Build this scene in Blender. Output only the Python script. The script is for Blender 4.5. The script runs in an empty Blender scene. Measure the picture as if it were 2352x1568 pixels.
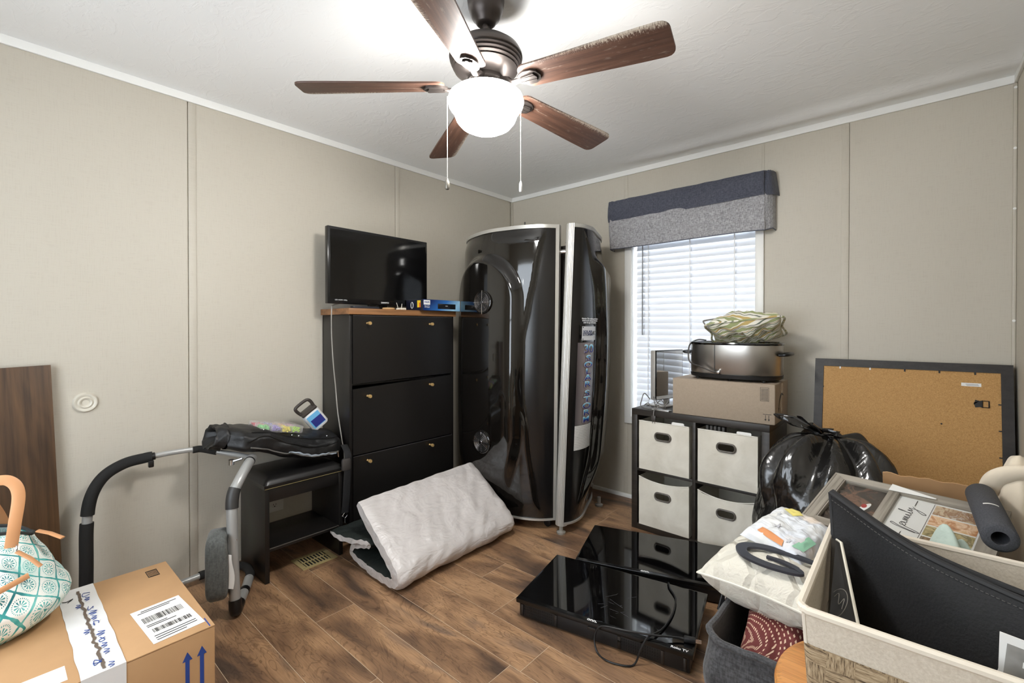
import bpy, bmesh, math, random
from mathutils import Vector, Matrix, noise
random.seed(7)
PI = math.pi
sc = bpy.context.scene
C = sc.collection

# ------------------------------------------------------------------ camera
F_PX, CY_PX, HEAD, TILT = 1056.6, 760.4, math.radians(41.1), math.radians(0.4)
CAM = Vector((2.756, -3.16, 1.266))
cd = bpy.data.cameras.new('camera'); cam = bpy.data.objects.new('camera', cd); C.objects.link(cam)
cd.sensor_fit = 'HORIZONTAL'; cd.sensor_width = 36.0
cd.lens = 36.0 * F_PX / 2352.0
cd.shift_y = -(784 - CY_PX) / 2352.0
cd.clip_start = 0.02
cam.location = CAM
cam.rotation_euler = (PI / 2 - TILT, 0, HEAD)
sc.camera = cam

# ------------------------------------------------------------------ light and exposure
sc.view_settings.view_transform = 'Standard'
sc.view_settings.look = 'None'
sc.view_settings.gamma = 1.0
sc.view_settings.use_curve_mapping = False
sc.view_settings.exposure = 0.98
GLOBE_STRENGTH = 58.0
w = bpy.data.worlds.new('sky'); sc.world = w; w.use_nodes = True
bgn = w.node_tree.nodes['Background']
bgn.inputs[0].default_value = (0.84, 0.92, 1.0, 1); bgn.inputs[1].default_value = 4.0

# ------------------------------------------------------------------ helpers
def lin(r, g, b):
    f = lambda c: (c / 255 / 12.92) if c / 255 <= .04045 else ((c / 255 + .055) / 1.055) ** 2.4
    return (f(r), f(g), f(b), 1)

class NT:
    def __init__(s, m):
        m.use_nodes = True; s.t = m.node_tree; s.b = s.t.nodes['Principled BSDF']; s.out = s.t.nodes['Material Output']
    def n(s, typ, **k):
        o = s.t.nodes.new(typ)
        for a, v in k.items(): setattr(o, a, v)
        return o
    def l(s, a, b): s.t.links.new(a, b)
    def coord(s, scale=(1, 1, 1), rot=(0, 0, 0), rnd=0, kind='Object'):
        tc = s.n('ShaderNodeTexCoord'); mp = s.n('ShaderNodeMapping')
        mp.inputs['Scale'].default_value = scale; mp.inputs['Rotation'].default_value = rot
        if rnd:
            oi = s.n('ShaderNodeObjectInfo'); vm = s.n('ShaderNodeVectorMath', operation='MULTIPLY_ADD')
            vm.inputs[1].default_value = (rnd, rnd * 1.7, rnd * .6)
            s.l(oi.outputs['Random'], vm.inputs[0]); s.l(tc.outputs[kind], vm.inputs[2]); s.l(vm.outputs[0], mp.inputs[0])
        else: s.l(tc.outputs[kind], mp.inputs[0])
        return mp.outputs[0]
    def noise(s, vec, scale, detail=3, rough=.5, dist=0):
        o = s.n('ShaderNodeTexNoise'); o.inputs['Scale'].default_value = scale; o.inputs['Detail'].default_value = detail
        o.inputs['Roughness'].default_value = rough; o.inputs['Distortion'].default_value = dist
        s.l(vec, o.inputs['Vector']); return o.outputs['Fac']
    def ramp(s, fac, stops, interp='LINEAR'):
        o = s.n('ShaderNodeValToRGB'); r = o.color_ramp; r.interpolation = interp
        while len(r.elements) < len(stops): r.elements.new(.5)
        for e, (p, c) in zip(r.elements, stops):
            e.position = p; e.color = c if hasattr(c, '__len__') else (c, c, c, 1)
        s.l(fac, o.inputs[0]); return o.outputs[0]
    def bump(s, h, strength=.2, dist=.01):
        o = s.n('ShaderNodeBump'); o.inputs['Strength'].default_value = strength; o.inputs['Distance'].default_value = dist
        s.l(h, o.inputs['Height']); s.l(o.outputs[0], s.b.inputs['Normal']); return o
    def mix(s, fac, a, b, blend='MIX'):
        o = s.n('ShaderNodeMix', data_type='RGBA', blend_type=blend)
        if hasattr(fac, 'is_output'): s.l(fac, o.inputs[0])
        else: o.inputs[0].default_value = fac
        for i, v in ((6, a), (7, b)):
            if hasattr(v, 'is_output'): s.l(v, o.inputs[i])
            else: o.inputs[i].default_value = v
        return o.outputs[2]
    def math(s, op, a, b=None, c=None):
        o = s.n('ShaderNodeMath', operation=op)
        for i, v in enumerate((a, b, c)):
            if v is None: continue
            if hasattr(v, 'is_output'): s.l(v, o.inputs[i])
            else: o.inputs[i].default_value = v
        return o.outputs[0]
    def sep(s, vec):
        o = s.n('ShaderNodeSeparateXYZ'); s.l(vec, o.inputs[0]); return o.outputs

MATS = {}
def mat(name, col=(200, 200, 200), rough=.5, metal=0., spec=.5, bump=None, var=None, coat=0, sheen=0):
    """plain surface; bump=(scale,strength,dist); var=(scale,amount)"""
    if name in MATS: return MATS[name]
    m = bpy.data.materials.new(name); t = NT(m); b = t.b
    c = lin(*col)
    b.inputs['Base Color'].default_value = c; b.inputs['Roughness'].default_value = rough
    b.inputs['Metallic'].default_value = metal; b.inputs['Specular IOR Level'].default_value = spec
    if coat: b.inputs['Coat Weight'].default_value = coat; b.inputs['Coat Roughness'].default_value = .03
    if sheen: b.inputs['Sheen Weight'].default_value = sheen
    if var:
        f = t.noise(t.coord(), var[0], 4, .6)
        lo = tuple(max(0, x * (1 - var[1])) for x in c[:3]) + (1,); hi = tuple(min(1, x * (1 + var[1])) for x in c[:3]) + (1,)
        t.l(t.ramp(f, [(.3, lo), (.7, hi)]), b.inputs['Base Color'])
    if bump: t.bump(t.noise(t.coord(), bump[0], 4, .55), bump[1], bump[2] if len(bump) > 2 else .01)
    MATS[name] = m; return m

def newmat(name):
    m = bpy.data.materials.new(name); MATS[name] = m; return m, NT(m)

def wood(name, dark, mid, light, grain='X', rough=.4, rnd=6, freq=1.0, dust=False):
    if name in MATS: return MATS[name]
    m, t = newmat(name)
    s = {'X': (.55, 5, 5), 'Y': (5, .55, 5), 'Z': (5, 5, .55)}[grain]
    v = t.coord(tuple(k * freq for k in s), rnd=rnd)
    big = t.noise(v, 1.6, 3, .55, 1.2)
    fine_s = {'X': (1.2, 38, 38), 'Y': (38, 1.2, 38), 'Z': (38, 38, 1.2)}[grain]
    fine = t.noise(t.coord(tuple(k * freq for k in fine_s), rnd=rnd), 2.2, 5, .65, .3)
    wv = t.n('ShaderNodeTexWave', wave_type='RINGS'); wv.inputs['Scale'].default_value = 1.1; wv.inputs['Distortion'].default_value = 7
    wv.inputs['Detail'].default_value = 3; wv.inputs['Detail Scale'].default_value = 1.2
    t.l(v, wv.inputs['Vector'])
    base = t.ramp(big, [(.25, lin(*dark)), (.5, lin(*mid)), (.75, lin(*light))])
    g = t.ramp(fine, [(.33, (.45, .45, .45, 1)), (.55, (1, 1, 1, 1))])
    r = t.ramp(wv.outputs['Fac'], [(.0, (.62, .6, .58, 1)), (.35, (1, 1, 1, 1))])
    col = t.mix(.65, base, g, 'MULTIPLY'); col = t.mix(.6, col, r, 'MULTIPLY')
    t.l(col, t.b.inputs['Base Color']); t.b.inputs['Roughness'].default_value = rough
    t.bump(fine, .12, .002)
    return m

INV = {}
class MB:
    """collects shapes (world coordinates) and links them as one mesh"""
    def __init__(s): s.v = []; s.f = []; s.m = []
    def add(s, vs, fs, mi=0):
        o = len(s.v); s.v += [Vector(p) for p in vs]; s.f += [[i + o for i in f] for f in fs]; s.m += [mi] * len(fs); return s
    def bm(s, b, mi=0):
        b.verts.index_update(); s.add([v.co.copy() for v in b.verts], [[v.index for v in f.verts] for f in b.faces], mi); b.free(); return s
    def box(s, x0, x1, y0, y1, z0, z1, b=0, mi=0, seg=2, M=None):
        B = bmesh.new(); bmesh.ops.create_cube(B, size=1)
        for v in B.verts: v.co = Vector(((x0 + x1) / 2 + v.co.x * (x1 - x0), (y0 + y1) / 2 + v.co.y * (y1 - y0), (z0 + z1) / 2 + v.co.z * (z1 - z0)))
        if b > 0: bmesh.ops.bevel(B, geom=list(B.edges), offset=b, segments=seg, profile=.5, affect='EDGES')
        if M is not None: bmesh.ops.transform(B, matrix=M, verts=B.verts)
        return s.bm(B, mi)
    def tube(s, pts, r, n=10, mi=0, cap=True, closed=False, flat=1.0, up=None):
        pts = [Vector(p) for p in pts]; N = len(pts)
        R = r if hasattr(r, '__len__') else [r] * N
        tang = []
        for i in range(N):
            a = pts[(i - 1) % N] if (closed or i > 0) else pts[i]; c = pts[(i + 1) % N] if (closed or i < N - 1) else pts[i]
            tang.append((c - a).normalized() if (c - a).length > 1e-9 else Vector((0, 0, 1)))
        u = Vector(up) if up else (Vector((0, 0, 1)) if abs(tang[0].z) < .9 else Vector((1, 0, 0)))
        nrm = (u - tang[0] * u.dot(tang[0])).normalized()
        vs = []
        for i in range(N):
            if i: nrm = (nrm - tang[i] * nrm.dot(tang[i])).normalized()
            bn = tang[i].cross(nrm)
            for k in range(n):
                a = 2 * PI * k / n
                vs.append(pts[i] + nrm * (math.cos(a) * R[i] * flat) + bn * (math.sin(a) * R[i]))
        fs = []
        for i in range(N if closed else N - 1):
            for k in range(n):
                j = (i + 1) % N
                fs.append([i * n + k, i * n + (k + 1) % n, j * n + (k + 1) % n, j * n + k])
        if cap and not closed:
            fs.append(list(range(n))[::-1]); fs.append([(N - 1) * n + k for k in range(n)])
        return s.add(vs, fs, mi)
    def lathe(s, prof, c=(0, 0, 0), n=40, mi=0, M=None):
        vs = []; fs = []; c = Vector(c)
        for r, z in prof:
            for k in range(n):
                a = 2 * PI * k / n; p = Vector((r * math.cos(a), r * math.sin(a), z))
                vs.append((M @ p if M else p) + c)
        for i in range(len(prof) - 1):
            for k in range(n): fs.append([i * n + k, i * n + (k + 1) % n, (i + 1) * n + (k + 1) % n, (i + 1) * n + k])
        return s.add(vs, fs, mi)
    def grid(s, fn, nu, nv, mi=0, closeu=False):
        vs = []; fs = []
        for j in range(nv + 1):
            for i in range(nu + (0 if closeu else 1)): vs.append(fn(i / nu, j / nv))
        w_ = nu if closeu else nu + 1
        for j in range(nv):
            for i in range(nu):
                fs.append([j * w_ + i, j * w_ + (i + 1) % w_, (j + 1) * w_ + (i + 1) % w_, (j + 1) * w_ + i])
        return s.add(vs, fs, mi)
    def sheet(s, fn, nu, nv, th, mi=0):
        """cloth of real thickness"""
        e = 1e-3
        def nr(u, v):
            a = Vector(fn(min(u + e, 1), v)) - Vector(fn(max(u - e, 0), v)); b = Vector(fn(u, min(v + e, 1))) - Vector(fn(u, max(v - e, 0)))
            c = a.cross(b); return c.normalized() if c.length > 1e-12 else Vector((0, 0, 1))
        A = []; Bk = []
        for j in range(nv + 1):
            for i in range(nu + 1):
                p = Vector(fn(i / nu, j / nv)); q = nr(i / nu, j / nv) * th / 2
                A.append(p + q); Bk.append(p - q)
        W = nu + 1; n0 = len(A); fs = []
        for j in range(nv):
            for i in range(nu):
                a, b_, c, d = j * W + i, j * W + i + 1, (j + 1) * W + i + 1, (j + 1) * W + i
                fs.append([a, b_, c, d]); fs.append([n0 + d, n0 + c, n0 + b_, n0 + a])
        ring = [i for i in range(W)] + [j * W + nu for j in range(1, nv + 1)] + [nv * W + i for i in range(nu - 1, -1, -1)] + [j * W for j in range(nv - 1, 0, -1)]
        for k in range(len(ring)):
            a, b_ = ring[k], ring[(k + 1) % len(ring)]; fs.append([b_, a, n0 + a, n0 + b_])
        return s.add(A + Bk, fs, mi)
    def prism(s, poly, lo, hi, axis='Z', mi=0, M=None):
        n = len(poly)
        def P(p, h): return {'Z': (p[0], p[1], h), 'Y': (p[0], h, p[1]), 'X': (h, p[0], p[1])}[axis]
        vs = [Vector(P(p, lo)) for p in poly] + [Vector(P(p, hi)) for p in poly]
        if M is not None: vs = [M @ v for v in vs]
        return s.add(vs, [list(range(n))[::-1], list(range(n, 2 * n))] + [[i, (i + 1) % n, n + (i + 1) % n, n + i] for i in range(n)], mi)
    def xf(s, M):
        s.v = [M @ v for v in s.v]; return s
    def build(s, name, mats, parent=None, smooth=40, local=False):
        me = bpy.data.meshes.new(name)
        vs = s.v
        if parent is not None and not local: I = INV[parent.name]; vs = [I @ v for v in vs]
        me.from_pydata([tuple(v) for v in vs], [], s.f)
        for m in (mats if isinstance(mats, (list, tuple)) else [mats]): me.materials.append(m)
        me.polygons.foreach_set('material_index', s.m)
        b = bmesh.new(); b.from_mesh(me); bmesh.ops.recalc_face_normals(b, faces=b.faces); b.to_mesh(me); b.free()
        if smooth:
            me.polygons.foreach_set('use_smooth', [True] * len(me.polygons)); me.set_sharp_from_angle(angle=math.radians(smooth))
        o = bpy.data.objects.new(name, me); C.objects.link(o)
        if parent is not None: o.parent = parent; INV[o.name] = INV[parent.name]
        return o

def tag(o, label, cat, group=None):
    o['label'] = label; o['category'] = cat
    if group: o['group'] = group
    return o
def thing(name, label, cat, loc=(0, 0, 0), rz=0, group=None, M=None):
    o = bpy.data.objects.new(name, None); C.objects.link(o); o.empty_display_size = .05
    if M is None: M = Matrix.Translation(loc) @ Matrix.Rotation(rz, 4, 'Z')
    o.matrix_basis = M; INV[o.name] = M.inverted()
    return tag(o, label, cat, group)
def solo(name, mb, mats, label, cat, loc, group=None, smooth=40):
    """a thing that is one mesh: its origin goes to its base"""
    mb.v = [v - Vector(loc) for v in mb.v]
    o = mb.build(name, mats, None, smooth); o.location = loc; INV[o.name] = Matrix.Translation(loc).inverted()
    return tag(o, label, cat, group)
def struct(o): o['kind'] = 'structure'; INV[o.name] = Matrix.Identity(4); return o

def crom(pts, n=8, closed=False):
    P = [Vector(p) for p in pts]; N = len(P); out = []
    rng = range(N) if closed else range(N - 1)
    for i in rng:
        a, b, c, d = (P[(i - 1) % N] if closed or i > 0 else P[i] * 2 - P[i + 1]), P[i], P[(i + 1) % N], (P[(i + 2) % N] if closed or i < N - 2 else P[(i + 1) % N] * 2 - P[i])
        for k in range(n):
            t = k / n
            out.append(.5 * ((2 * b) + (c - a) * t + (2 * a - 5 * b + 4 * c - d) * t * t + (3 * b - a - 3 * c + d) * t ** 3))
    if not closed: out.append(P[-1])
    return out
def ss(a, b, x):
    t = max(0, min(1, (x - a) / (b - a))) if a != b else float(x > a); return t * t * (3 - 2 * t)
def lerp(a, b, t): return a + (b - a) * t
def interp(tab, x):
    if x <= tab[0][0]: return tab[0][1]
    for (a, va), (b, vb) in zip(tab, tab[1:]):
        if x <= b: t = (x - a) / (b - a); t = t * t * (3 - 2 * t) * .5 + t * .5; return va + (vb - va) * t
    return tab[-1][1]
def ns(x, y, z, s=1.): return noise.noise(Vector((x * s, y * s, z * s)))
def rrect(w_, h, r, n=5, cx=0, cy=0):
    out = []
    for sx, sy, a0 in ((1, 1, 0), (-1, 1, 90), (-1, -1, 180), (1, -1, 270)):
        for k in range(n + 1):
            a = math.radians(a0 + 90 * k / n); out.append((cx + sx * (w_ / 2 - r) + r * math.cos(a), cy + sy * (h / 2 - r) + r * math.sin(a)))
    return out
def frame_M(o, x, y):
    """local x,y -> world directions x,y; z = x cross y"""
    x = Vector(x).normalized(); z = x.cross(Vector(y)).normalized(); y = z.cross(x); o = Vector(o)
    return Matrix(((x.x, y.x, z.x, o.x), (x.y, y.y, z.y, o.y), (x.z, y.z, z.z, o.z), (0, 0, 0, 1)))
def text_mb(txt, size, M, th=.0006, sx=1.0, bold=0., shear=0., align='CENTER', spacing=1.0, line=1.0):
    cu = bpy.data.curves.new('t', 'FONT'); cu.body = txt; cu.size = size; cu.extrude = th / 2; cu.offset = bold; cu.shear = shear
    cu.align_x = align; cu.align_y = 'CENTER'; cu.space_character = spacing; cu.space_line = line; cu.resolution_u = 3
    o = bpy.data.objects.new('t', cu); C.objects.link(o); dg = bpy.context.evaluated_depsgraph_get(); dg.update()
    me = bpy.data.meshes.new_from_object(o.evaluated_get(dg))
    mb = MB(); S = Matrix.Diagonal((sx, 1, 1, 1))
    mb.add([M @ (S @ v.co) for v in me.vertices], [list(p.vertices) for p in me.polygons])
    bpy.data.objects.remove(o); bpy.data.curves.remove(cu); bpy.data.meshes.remove(me)
    return mb
def stroke(mb, pts, M, r=.001, n=6, sub=6):
    return mb.tube([M @ Vector((p[0], p[1], 0)) for p in crom([(p[0], p[1], 0) for p in pts], sub)], r, n)

# ------------------------------------------------------------------ common materials
def m_wall():
    m, t = newmat('linen_vinyl_wall'); v = t.coord()
    a = t.noise(t.coord((260, 260, 16)), 1.0, 2, .5); b_ = t.noise(t.coord((18, 18, 300)), 1.0, 2, .5); c = t.math('ADD', a, b_)
    big = t.noise(v, 1.3, 3, .5)
    col = t.ramp(c, [(.7, lin(187, 179, 165)), (1.3, lin(193, 186, 172))])
    t.l(t.mix(.10, col, t.ramp(big, [(.3, lin(160, 150, 132)), (.7, lin(204, 198, 186))])), t.b.inputs['Base Color'])
    t.b.inputs['Roughness'].default_value = .55; t.bump(c, .03, .001); return m
WALL = m_wall()
def m_ceil():
    m, t = newmat('textured_ceiling_white'); v = t.coord()
    a = t.noise(t.coord((1, 1.9, 1), (0, 0, .6)), 9, 5, .62, .9); p = t.ramp(a, [(.52, 0), (.60, 1)])
    b_ = t.noise(v, 60, 3, .6)
    h = t.math('ADD', p, t.math('MULTIPLY', b_, .35))
    t.b.inputs['Base Color'].default_value = lin(240, 240, 239); t.b.inputs['Roughness'].default_value = .6
    t.bump(h, .2, .003); return m
CEIL = m_ceil()
WHITE = mat('white_trim_paint', (236, 235, 231), .4)
def m_plank():
    m, t = newmat('brown_laminate_plank'); v = t.coord((1.0, 3.2, 1), rnd=9)
    big = t.noise(v, 2.1, 3, .5, .6)
    warp = t.noise(t.coord((1.5, 7, 1), rnd=9), 1.4, 3, .55, 1.6)
    ring = t.math('FRACT', t.math('MULTIPLY', warp, 12.))
    ringc = t.ramp(ring, [(.0, (.5, .47, .45, 1)), (.14, (1, 1, 1, 1)), (.8, (1, 1, 1, 1)), (1, (.62, .6, .57, 1))])
    fine = t.noise(t.coord((2.0, 60, 1), rnd=9), 3, 4, .7, .2)
    base = t.ramp(big, [(.30, lin(84, 66, 54)), (.44, lin(132, 101, 76)), (.60, lin(176, 138, 103)), (.74, lin(124, 102, 86))])
    col = t.mix(.55, base, t.ramp(fine, [(.3, (.5, .48, .46, 1)), (.6, (1, 1, 1, 1))]), 'MULTIPLY'); col = t.mix(.8, col, ringc, 'MULTIPLY')
    t.l(col, t.b.inputs['Base Color']); t.b.inputs['Roughness'].default_value = .42; t.bump(fine, .1, .001); return m
PLANK = m_plank()
JOINT_GLINT = mat('plank_joint_glint', (204, 186, 160), .7)  # tan in the joints paints the light that plank bevels catch
BLACK = mat('black_satin_laminate', (22, 20, 19), .36, bump=(120, .05, .001))
BLKPL = mat('black_plastic', (17, 17, 18), .35)
BLKGL = mat('black_gloss_plastic', (9, 9, 9), .06, coat=.5)
SCREEN = mat('dark_glossy_screen', (7, 7, 8), .09, spec=.6)
CHROME = mat('chrome', (215, 215, 218), .15, 1.)
GREYMT = mat('grey_tube_paint', (168, 168, 166), .35, .3)
BRASS = mat('brushed_brass', (222, 184, 124), .35, .6)
FOAM = mat('black_foam_grip', (24, 23, 22), .85, bump=(220, .4, .002))
CARD = mat('brown_cardboard', (186, 146, 104), .75, bump=(90, .06, .002), var=(5, .07))
CARDG = mat('dull_cardboard', (158, 142, 124), .75, bump=(90, .06, .002), var=(120, .06))
PAPER = mat('white_paper', (232, 231, 228), .6)
INK = mat('black_ink', (28, 27, 27), .6)
BLUEINK = mat('blue_ink', (34, 66, 140), .6)
DKFAB = mat('black_woven_fabric', (18, 18, 20), .75, bump=(160, .45, .003), var=(220, .5))

# ================================================================== THE ROOM
RX, RY, RH = 3.116, -3.97, 2.44
fl = struct(MB().box(-.1, RX + .1, RY - .1, .1, -.08, -.0006).build('floor', JOINT_GLINT, None, 0))
ends = {-2: 1.223, -1: 1.19, -6: 1.108, -7: 1.353, -10: .825, -3: .45, -4: .93, -5: 1.62, -8: .62, -9: 1.42, -11: 1.55}
row = -18
y_hi = [-.961 + .1815 * k for k in range(-17, 6)]
def plank(x0, x1, y0, y1):
    x0 = max(x0, 0); x1 = min(x1, RX); y0 = max(y0, RY); y1 = min(y1, 0)
    if x1 - x0 < .03 or y1 - y0 < .02: return
    g = .0010; cx, cy = (x0 + x1) / 2, (y0 + y1) / 2; a, b_ = (x1 - x0) / 2 - g, (y1 - y0) / 2 - g
    mb = MB().box(-a, a, -b_, b_, -.0028, 0)
    o = mb.build('plank', PLANK, None, 0); o.parent = fl; o.location = (cx, cy, 0)
for k in range(-17, 6):
    y0 = -.961 + .1815 * k; y1 = y0 + .1815
    off = {2: 1.223, 3: 1.20, -3: 1.108, -4: 1.353, -7: .825, 1: .55, 0: 1.55, -1: .62, -2: 1.9, -5: .45, -6: 1.62, -8: 1.3, -9: .3}.get(k, (k * .37) % 1.22)
    x = off - 1.22 * 3
    while x < RX: plank(x, x + 1.22, y0, y1); x += 1.22

# ceiling, with the low ridge where its board seam bows near the back wall
mb = MB()
def cz(u, v):
    x, y = u * (RX + .2) - .1, RY - .1 + v * (-RY + .2)
    d = -.024 * math.exp(-((y + .17) / .06) ** 2) * ss(.9, 1.7, x) * (1 - .35 * ss(2.4, 3.1, x))
    return (x, y, RH + d)
mb.grid(cz, 60, 130)
mb.box(-.1, RX + .1, RY - .1, .1, RH + .01, RH + .06)
struct(mb.build('ceiling', CEIL, None, 60))

def wall(name, boxes):
    m_ = MB()
    for b_ in boxes: m_.box(*b_)
    return struct(m_.build(name, WALL, None, 0))
def sub(parent, name, x0, x1, y0, y1, z0, z1, m=WALL, b=0):
    return MB().box(x0, x1, y0, y1, z0, z1, b).build(name, m, parent, 40 if b else 0)
T = .006
wl = wall('wall_left', [(-.12, -T, RY - .1, .12, 0, RH)])
ys = [0, -.03, -1.252, -2.482, -3.71, RY]
for a, b_ in zip(ys, ys[1:]):
    if a - b_ > .05: sub(wl, 'panel', -T, 0, b_ + .0005, a - .004, 0, RH - .001)
for y in (-1.252, -2.482, -3.71): sub(wl, 'batten', -.001, .0025, y + .0005, y + .034, .001, RH - .037, b=.0012)
WX0, WX1, WZ0, WZ1 = 1.178, 2.018, .607, 1.98
wb = wall('wall_back', [(-.12, WX0, T, .12, 0, RH), (WX1, RX + .12, T, .12, 0, RH), (WX0, WX1, T, .12, 0, WZ0), (WX0, WX1, T, .12, WZ1, RH)])
for x0, x1, z0, z1 in ((0, 1.145, 0, RH - .001), (2.05, 2.482, 0, RH - .001), (2.482, RX, 0, RH - .001), (1.145, 2.05, 0, WZ0), (1.145, 2.05, WZ1, RH - .001),
                       (1.145, WX0, WZ0, WZ1), (WX1, 2.05, WZ0, WZ1)):
    sub(wb, 'panel', x0 + (.004 if abs(x0 - 2.482) < .01 else .0012), x1 - .0006, 0, T, z0, z1)
for x0, x1, z0, z1 in ((1.118, 1.148, .03, .56), (1.118, 1.148, 2.0, RH - .037), (2.046, 2.062, 2.0, RH - .037), (2.45, 2.484, .03, RH - .037)):
    sub(wb, 'batten', x0, x1, -.0025, .001, z0, z1, b=.0012)
wr = wall('wall_right', [(RX + T, RX + .12, RY - .1, .12, 0, RH)])
for a, b_ in zip((0, -1.22, -2.44, -3.66), (-1.22, -2.44, -3.66, RY)): sub(wr, 'panel', RX, RX + T, b_ + .0015, a - .0015, 0, RH - .001)
# wall behind the photographer, with the room's second window (daylight on the glossy things)
GX0, GX1, GZ0, GZ1 = .7, 2.4, .6, 2.1
wf = wall('wall_front', [(-.12, GX0, RY - .12, RY, 0, RH), (GX1, RX + .12, RY - .12, RY, 0, RH), (GX0, GX1, RY - .12, RY, 0, GZ0), (GX0, GX1, RY - .12, RY, GZ1, RH)])

# mouldings
def tr(name, *b_, m=WHITE, bev=.003): return struct(MB().box(*b_, bev).build(name, m, None))
tr('trim_1', 0, .012, RY, 0, RH - .037, RH + .001)
tr('trim_2', 0, RX, -.012, 0, RH - .037, RH + .001)
tr('trim_3', RX - .012, RX, RY, 0, RH - .037, RH + .001)
tr('trim_4', 0, .016, -.016, 0, .03, RH - .037, m=WALL, bev=.005)
tr('trim_5', RX - .014, RX, -.014, 0, .03, RH - .037, m=WALL, bev=.005)
tr('baseboard_back', 0, RX, -.012, 0, -.002, .028)
# nail heads on the right corner strip
for i, z in enumerate((2.38, 2.1, 1.82, 1.3)):
    o = MB().lathe([(0, 0), (.006, .001), (.006, .004), (0, .005)], n=10, M=Matrix.Rotation(PI / 2, 4, 'X')).xf(Matrix.Translation((RX - .008, -.014, z))).build('nail_head', WHITE, None)
    o.parent = wb

# window in the back wall
GLASS, t = newmat('window_glass'); t.b.inputs['Base Color'].default_value = (1, 1, 1, 1)
tp = t.n('ShaderNodeBsdfTransparent'); gl = t.n('ShaderNodeBsdfGlossy'); gl.inputs['Roughness'].default_value = .02
mx = t.n('ShaderNodeMixShader'); mx.inputs[0].default_value = .06; t.l(tp.outputs[0], mx.inputs[1]); t.l(gl.outputs[0], mx.inputs[2]); t.l(mx.outputs[0], t.out.inputs[0])
mb = MB()
mb.box(1.128, WX0 + .004, -.016, 0, .558, 2.02, .004); mb.box(WX1 - .004, 2.062, -.016, 0, .558, 2.02, .004)
mb.box(WX0, WX1, -.016, 0, .558, WZ0 + .004, .004); mb.box(WX0, WX1, -.016, 0, WZ1 - .004, 2.02, .004)
for a in ((WX0, WX0 + .006, 0, .12, WZ0, WZ1), (WX1 - .006, WX1, 0, .12, WZ0, WZ1), (WX0, WX1, 0, .12, WZ0, WZ0 + .006), (WX0, WX1, 0, .12, WZ1 - .006, WZ1)): mb.box(*a)
win = struct(mb.build('window_1', WHITE, None))
mb = MB()
for z0, z1 in ((WZ0 + .006, 1.31), (1.29, WZ1 - .006)):
    y0 = .085 if z0 < 1 else .1
    for a in ((WX0 + .006, WX0 + .036, z0, z1), (WX1 - .036, WX1 - .006, z0, z1), (WX0 + .036, WX1 - .036, z0, z0 + .03), (WX0 + .036, WX1 - .036, z1 - .03, z1)):
        mb.box(a[0], a[1], y0, y0 + .014, a[2], a[3])
mb.build('window_sash', WHITE, win)
MB().box(WX0 + .03, WX1 - .03, .09, .093, WZ0 + .03, 1.29).build('pane', GLASS, win, 0)
MB().box(WX0 + .03, WX1 - .03, .105, .108, 1.31, WZ1 - .03).build('pane', GLASS, win, 0)
# window behind the photographer
mb = MB()
for a in ((GX0 - .05, GX0, GZ0 - .05, GZ1 + .05), (GX1, GX1 + .05, GZ0 - .05, GZ1 + .05), (GX0, GX1, GZ0 - .05, GZ0), (GX0, GX1, GZ1, GZ1 + .05)): mb.box(a[0], a[1], RY, RY + .016, a[2], a[3], .004)
mb.box(GX0, GX1, RY - .07, RY - .04, 1.335, 1.365)
for a in ((GX0, GX0 + .03), (GX1 - .03, GX1)): mb.box(a[0], a[1], RY - .08, RY - .05, GZ0, GZ1)
w2 = struct(mb.build('window_2', WHITE, None))
MB().box(GX0, GX1, RY - .062, RY - .059, GZ0, GZ1).build('pane', GLASS, w2, 0)

# horizontal blind
SLAT, t = newmat('white_blind_slat'); t.b.inputs['Base Color'].default_value = lin(238, 240, 244); t.b.inputs['Roughness'].default_value = .4
trn = t.n('ShaderNodeBsdfTranslucent'); trn.inputs[0].default_value = (.86, .9, 1, 1)
mx = t.n('ShaderNodeMixShader'); mx.inputs[0].default_value = .07; t.l(t.b.outputs[0], mx.inputs[1]); t.l(trn.outputs[0], mx.inputs[2]); t.l(mx.outputs[0], t.out.inputs[0])
bl = thing('window_blind', 'white horizontal slat blind hanging closed inside the window', 'blind', (1.598, .045, WZ0 + .012))
bx0, bx1 = WX0 + .022, WX1 - .014
MB().box(bx0, bx1, .02, .07, WZ1 - .05, WZ1 - .008, .003).build('headrail', SLAT, bl)
z = WZ1 - .075; i = 0; me0 = None
tilt = math.radians(71)
while z > WZ0 + .035:
    if me0 is None:
        mb = MB()
        def sf(u, v):
            s_ = (v - .5) * .05; bow = .0022 * (1 - (2 * v - 1) ** 2)
            return Vector((lerp(bx0, bx1, u) - 1.598, math.cos(tilt) * s_ + math.sin(tilt) * bow, math.sin(tilt) * s_ - math.cos(tilt) * bow))
        mb.sheet(sf, 1, 6, .0026); so = mb.build('slat', SLAT, bl, 50, local=True); me0 = so.data
    else:
        so = bpy.data.objects.new('slat', me0); C.objects.link(so); so.parent = bl
    so.location = (0, 0, z - (WZ0 + .012)); z -= .0445
MB().box(bx0, bx1, .03, .06, WZ0 + .012, WZ0 + .028, .003).build('bottom_rail', SLAT, bl)
for x in (1.30, 1.60, 1.885):
    mb = MB()
    for y in (.019, .071): mb.box(x - .0035, x + .0035, y - .0006, y + .0006, WZ0 + .02, WZ1 - .04)
    mb.build('ladder_cord', mat('white_cord', (240, 240, 240), .7), bl, 0)
mb = MB(); mb.tube([(1.262, .006, WZ1 - .04), (1.262, .004, 1.62), (1.262, .004, 1.215)], .0042, 8); mb.build('tilt_wand', mat('smoky_wand', (116, 116, 118), .25), bl)

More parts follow.
